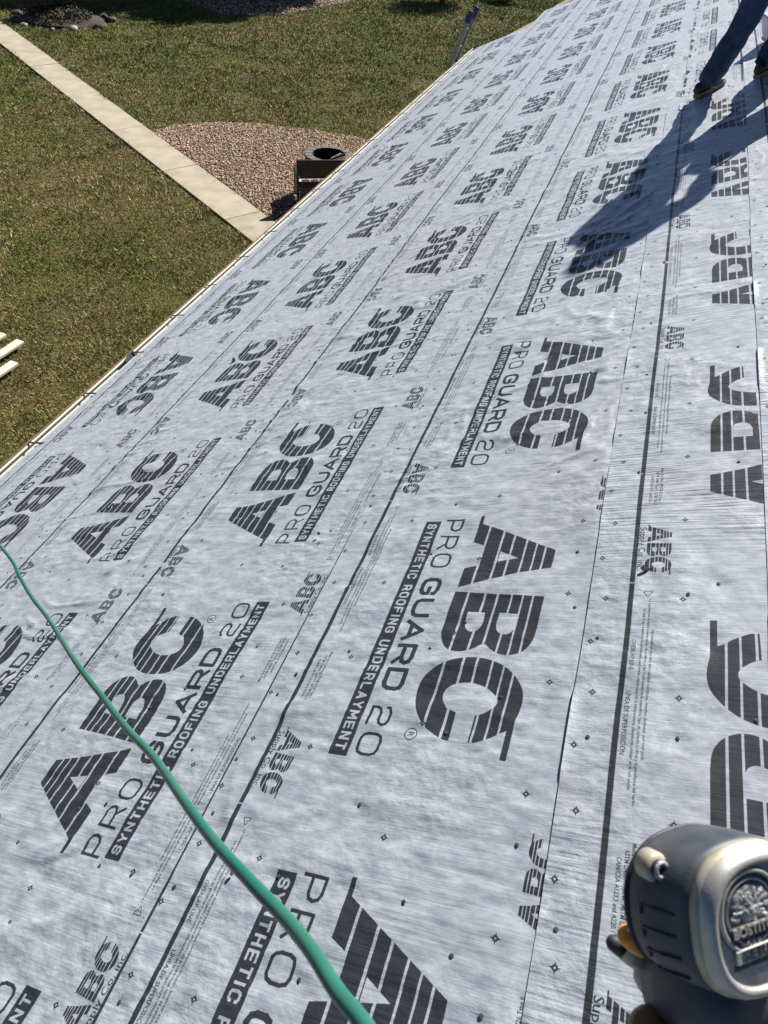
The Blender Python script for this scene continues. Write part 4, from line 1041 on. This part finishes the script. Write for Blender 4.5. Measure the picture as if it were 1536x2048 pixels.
def ringm(name, r0, r1, z0, z1, material, cx=0, cy=0, a0=0, a1=360, parent=capo, seg=56):
    bm = bmesh.new(); pr = [(r0, z0), (r0+.5, z1), (r1-.5, z1), (r1, z0)]; rows_ = []
    full = (a1-a0) >= 360
    for k in range(seg+(0 if full else 1)):
        a = R(a0+(a1-a0)*k/seg); rows_.append([bm.verts.new(((cx+r*math.cos(a))*mm, (cy+r*math.sin(a))*mm, z*mm)) for r, z in pr])
    n_ = len(rows_)
    for i in range(n_ if full else n_-1):
        A, B = rows_[i], rows_[(i+1) % n_]
        for k in range(3): bm.faces.new((A[k], A[k+1], B[k+1], B[k]))
    return obj(name, bm, material, parent, smooth=True)
ex_, ey_ = -6.2, 9.0
M['castmid'] = mat('cast_recess', (.10, .10, .105), .5, metal=.5, var=.3, scale=300)
disc = loft([(ex_, ey_, -2.1, 18.6, 18.6, 2), (ex_, ey_, -1.6, 18.2, 18.2, 2)], M['castmid'], 'emblem_disc', parent=capo)
ringm('emblem_ring', 21.2, 24.0, -2.2, -.1, M['cast'], ex_, ey_); ringm('emblem_groove', 18.6, 21.4, -2.05, -1.9, M['castdark'], ex_, ey_); ringm('emblem_ring', 17.2, 18.6, -1.7, -.9, M['cast'], ex_, ey_)
ringm('emblem_groove', 23.9, 24.9, -2.05, -1.9, M['castdark'], ex_, ey_)
n_ = 90; gxx, gyy = np.meshgrid(np.linspace(-1, 1, n_), np.linspace(-1, 1, n_)); rad = np.hypot(gxx, gyy)
angm = np.arctan2(gyy, gxx)
hgt = -2.4+1.3*np.clip(1-(rad/1.0)**6, 0, 1)+.75*np.clip(1-(np.hypot(gxx*1.25, gyy+.05)/.5)**2, 0, 1)
hgt += .9*vnoise(angm*5.2+8, rad*2.4+np.sin(angm*9)*.35, 121)*np.clip((rad-.30)*4, 0, 1)*np.clip((1-rad)*5, 0, 1)+.28*vnoise(gxx*11, gyy*11, 122)
for ex2 in (-.17, .17): hgt -= .9*np.exp(-((gxx-ex2)**2+(gyy-.10)**2)/.006)
hgt += .6*np.exp(-((gxx)**2/.006+(gyy+.06)**2/.03)); hgt -= .7*np.exp(-((gxx)**2/.03+(gyy+.27)**2/.003))
V = np.stack([(ex_+gxx*17.0)*mm, (ey_+1.6+gyy*15.5)*mm, hgt*mm], -1).reshape(-1, 3); idx = np.arange(n_*n_).reshape(n_, n_)
F = np.stack([idx[:-1, :-1], idx[:-1, 1:], idx[1:, 1:], idx[1:, :-1]], -1).reshape(-1, 4)
mesh_np('head_relief', V, F, M['castface'], capo, smooth=True)
def text3d(s, x, y, w, h, z, d, material, parent, name):
    cu = bpy.data.curves.new('t', 'FONT'); cu.body = s; cu.extrude = .5; cu.offset = .022; cu.resolution_u = 3
    ob = bpy.data.objects.new('t', cu); C.objects.link(ob); dg = bpy.context.evaluated_depsgraph_get(); me = bpy.data.meshes.new_from_object(ob.evaluated_get(dg))
    bpy.data.objects.remove(ob); bpy.data.curves.remove(cu)
    co = np.empty(len(me.vertices)*3); me.vertices.foreach_get('co', co); co = co.reshape(-1, 3); mn = co.min(0); mxx = co.max(0)
    co[:, 0] = (x+(co[:, 0]-mn[0])/(mxx[0]-mn[0])*w)*mm; co[:, 1] = (y+co[:, 1]/.69*h)*mm; co[:, 2] = (z+(co[:, 2]+.5)*d)*mm
    me.vertices.foreach_set('co', co.ravel()); me.update(); me.name = name; me.materials.clear(); me.materials.append(material)
    return link(bpy.data.objects.new(name, me), parent)
def box_l(name, cx, cy, cz, sx, sy, sz, material, parent=None, bev=0, rz=0, M_=None):
    bm = bmesh.new(); add_box(bm, cx*mm, cy*mm, cz*mm, sx*mm, sy*mm, sz*mm, rz=rz, bev=bev*mm, M=M_); return obj(name, bm, material, parent or gun)
box_l('name_band', ex_+.5, -.4, -1.2, 38, 7.4, 1.8, M['castdark'], capo, .3)
text3d('BOSTITCH', -22.5, -2.2, 35, 5.2, -.1, .9, M['cast'], capo, 'raised_lettering')
for k in range(6): box_l('band_notch', ex_-9+k*4, -7.2, -1.2, 2.2, 2.4, 1.2, M['cast'], capo, .3, rz=.5*(k % 2))
box_l('lower_band', ex_+6, -13.2, -.7, 44, 7.8, 1.6, M['cast'], capo, .4)
text3d('SERIES', -18, -15.7, 33, 5.8, .05, .5, M['castdark'], capo, 'raised_lettering')
box_l('cap_groove', ex_+5, -18.6, -1.95, 44, 2.0, .3, M['castdark'], capo, .1)
box_l('cap_rib', ex_+5, -21.0, -1.7, 44, 1.2, 1.0, M['cast'], capo, .3)
loft([(-6, -3, -59.5, 43.8, 40.6, 2.35), (-6, -3, -58.5, 45.8, 42.4, 2.35), (-6, -3, -56.5, 46.6, 43, 2.35), (-5.6, -2.6, -55.5, 45.6, 42, 2.35)], M['castdark'], 'gasket')
for k in range(11):
    a = R(150+k*9); cyl('gasket_dot', -6+46.6*math.cos(a), -3+42.8*math.sin(a), -58.2, -56.6, .9, M['cast'], seg=8)
# side grooves pressed into the housing shoulder
def hp_(a, z):
    lv = [(-5, -2, -52, 46.5, 42.5), (-4, -1, -36, 47.5, 43.5), (-1, 0, -18, 44.5, 43.5), (0, 0, -12, 41.0, 42.4)]
    for A, B in zip(lv, lv[1:]):
        if A[2] <= z <= B[2]:
            f = (z-A[2])/(B[2]-A[2]); q = [A[i]*(1-f)+B[i]*f for i in range(5)]
            r = superr(a, q[3], q[4], 2.55); return Vector(((q[0]+r*math.cos(a))*mm, (q[1]+r*math.sin(a))*mm, z*mm))
for a in (168, 184, 200, 216):
    bm = bmesh.new(); P1, P2, P3 = hp_(R(a), -20), hp_(R(a), -42), hp_(R(a+7), -42); nn_ = Vector((math.cos(R(a)), math.sin(R(a)), .3))
    nn_.normalize(); q_ = nn_*.0011; Pm = hp_(R(a), -31); add_bar(bm, P1+q_*.5, Pm+q_*.5, .0012, .0016, up=nn_); add_bar(bm, Pm+q_*.5, P2+q_*.5, .0012, .0016, up=nn_); add_bar(bm, P2+q_*.5, P3+q_*.5, .0012, .0016, up=nn_); obj('groove', bm, M['castdark'], housing)
for bx_, by_ in ((-42, 30),):
    lug = cyl('bolt_lug', bx_, by_, -44, -33, 9.0, M['dirtycast']); cyl('bolt', bx_, by_, -34, -30, 6.0, M['castdark'], lug)
    ringm('bolt_socket', 2.8, 5.8, -30.1, -29.0, M['castface'], bx_, by_, parent=lug, seg=20)
# magazine, driver nose and trigger side below
loft([(46, -20, -110, 16, 18, 2.6), (34, -14, -90, 20, 22, 2.6), (14, -8, -61, 24, 26, 2.6)], M['dirtycast'], 'magazine_housing')
loft([(-2, -66, -78, 30, 26, 2.5), (2, -60, -60, 38, 34, 2.6), (4, -56, -34, 38, 32, 2.6), (5, -50, -20, 34, 26, 2.6)], M['rubber'], 'lower_body')
def cl_(px, py, d):   # a measured point near the tool, in the tool's own frame
    return gm.inverted() @ cam_pt(px, py, d)
def blob(name, A, B, r0, r1, material, seg=16):
    bm = bmesh.new(); A, B = Vector(A), Vector(B); P_ = [A.lerp(B, t) for t in (0, .12, .5, .88, 1)]
    add_tube(bm, P_, [r0*.6, r0, (r0+r1)/2*1.05, r1, r1*.6], seg); return obj(name, bm, material, gun, smooth=True)
blob('adjuster_knob', cl_(1290, 1885, .47), cl_(1247, 1868, .455), .0100, .0066, M['amber'])
blob('nose_guard', cl_(1310, 1915, .49), cl_(1248, 1895, .475), .0130, .0092, M['dirtycast'])
blob('nose_tip', cl_(1252, 1896, .48), cl_(1216, 1882, .478), .0078, .0046, M['castdark'])
blob('lower_housing', cl_(1330, 1900, .50), cl_(1296, 1985, .48), .019, .012, M['dirtycast'])
blob('nail_canister', cl_(1340, 2150, .48), cl_(1300, 2050, .44), .024, .016, M['brownplastic'])
blob('handle', cl_(1500, 2030, .47), cl_(1470, 2330, .40), .024, .020, M['rubber'])
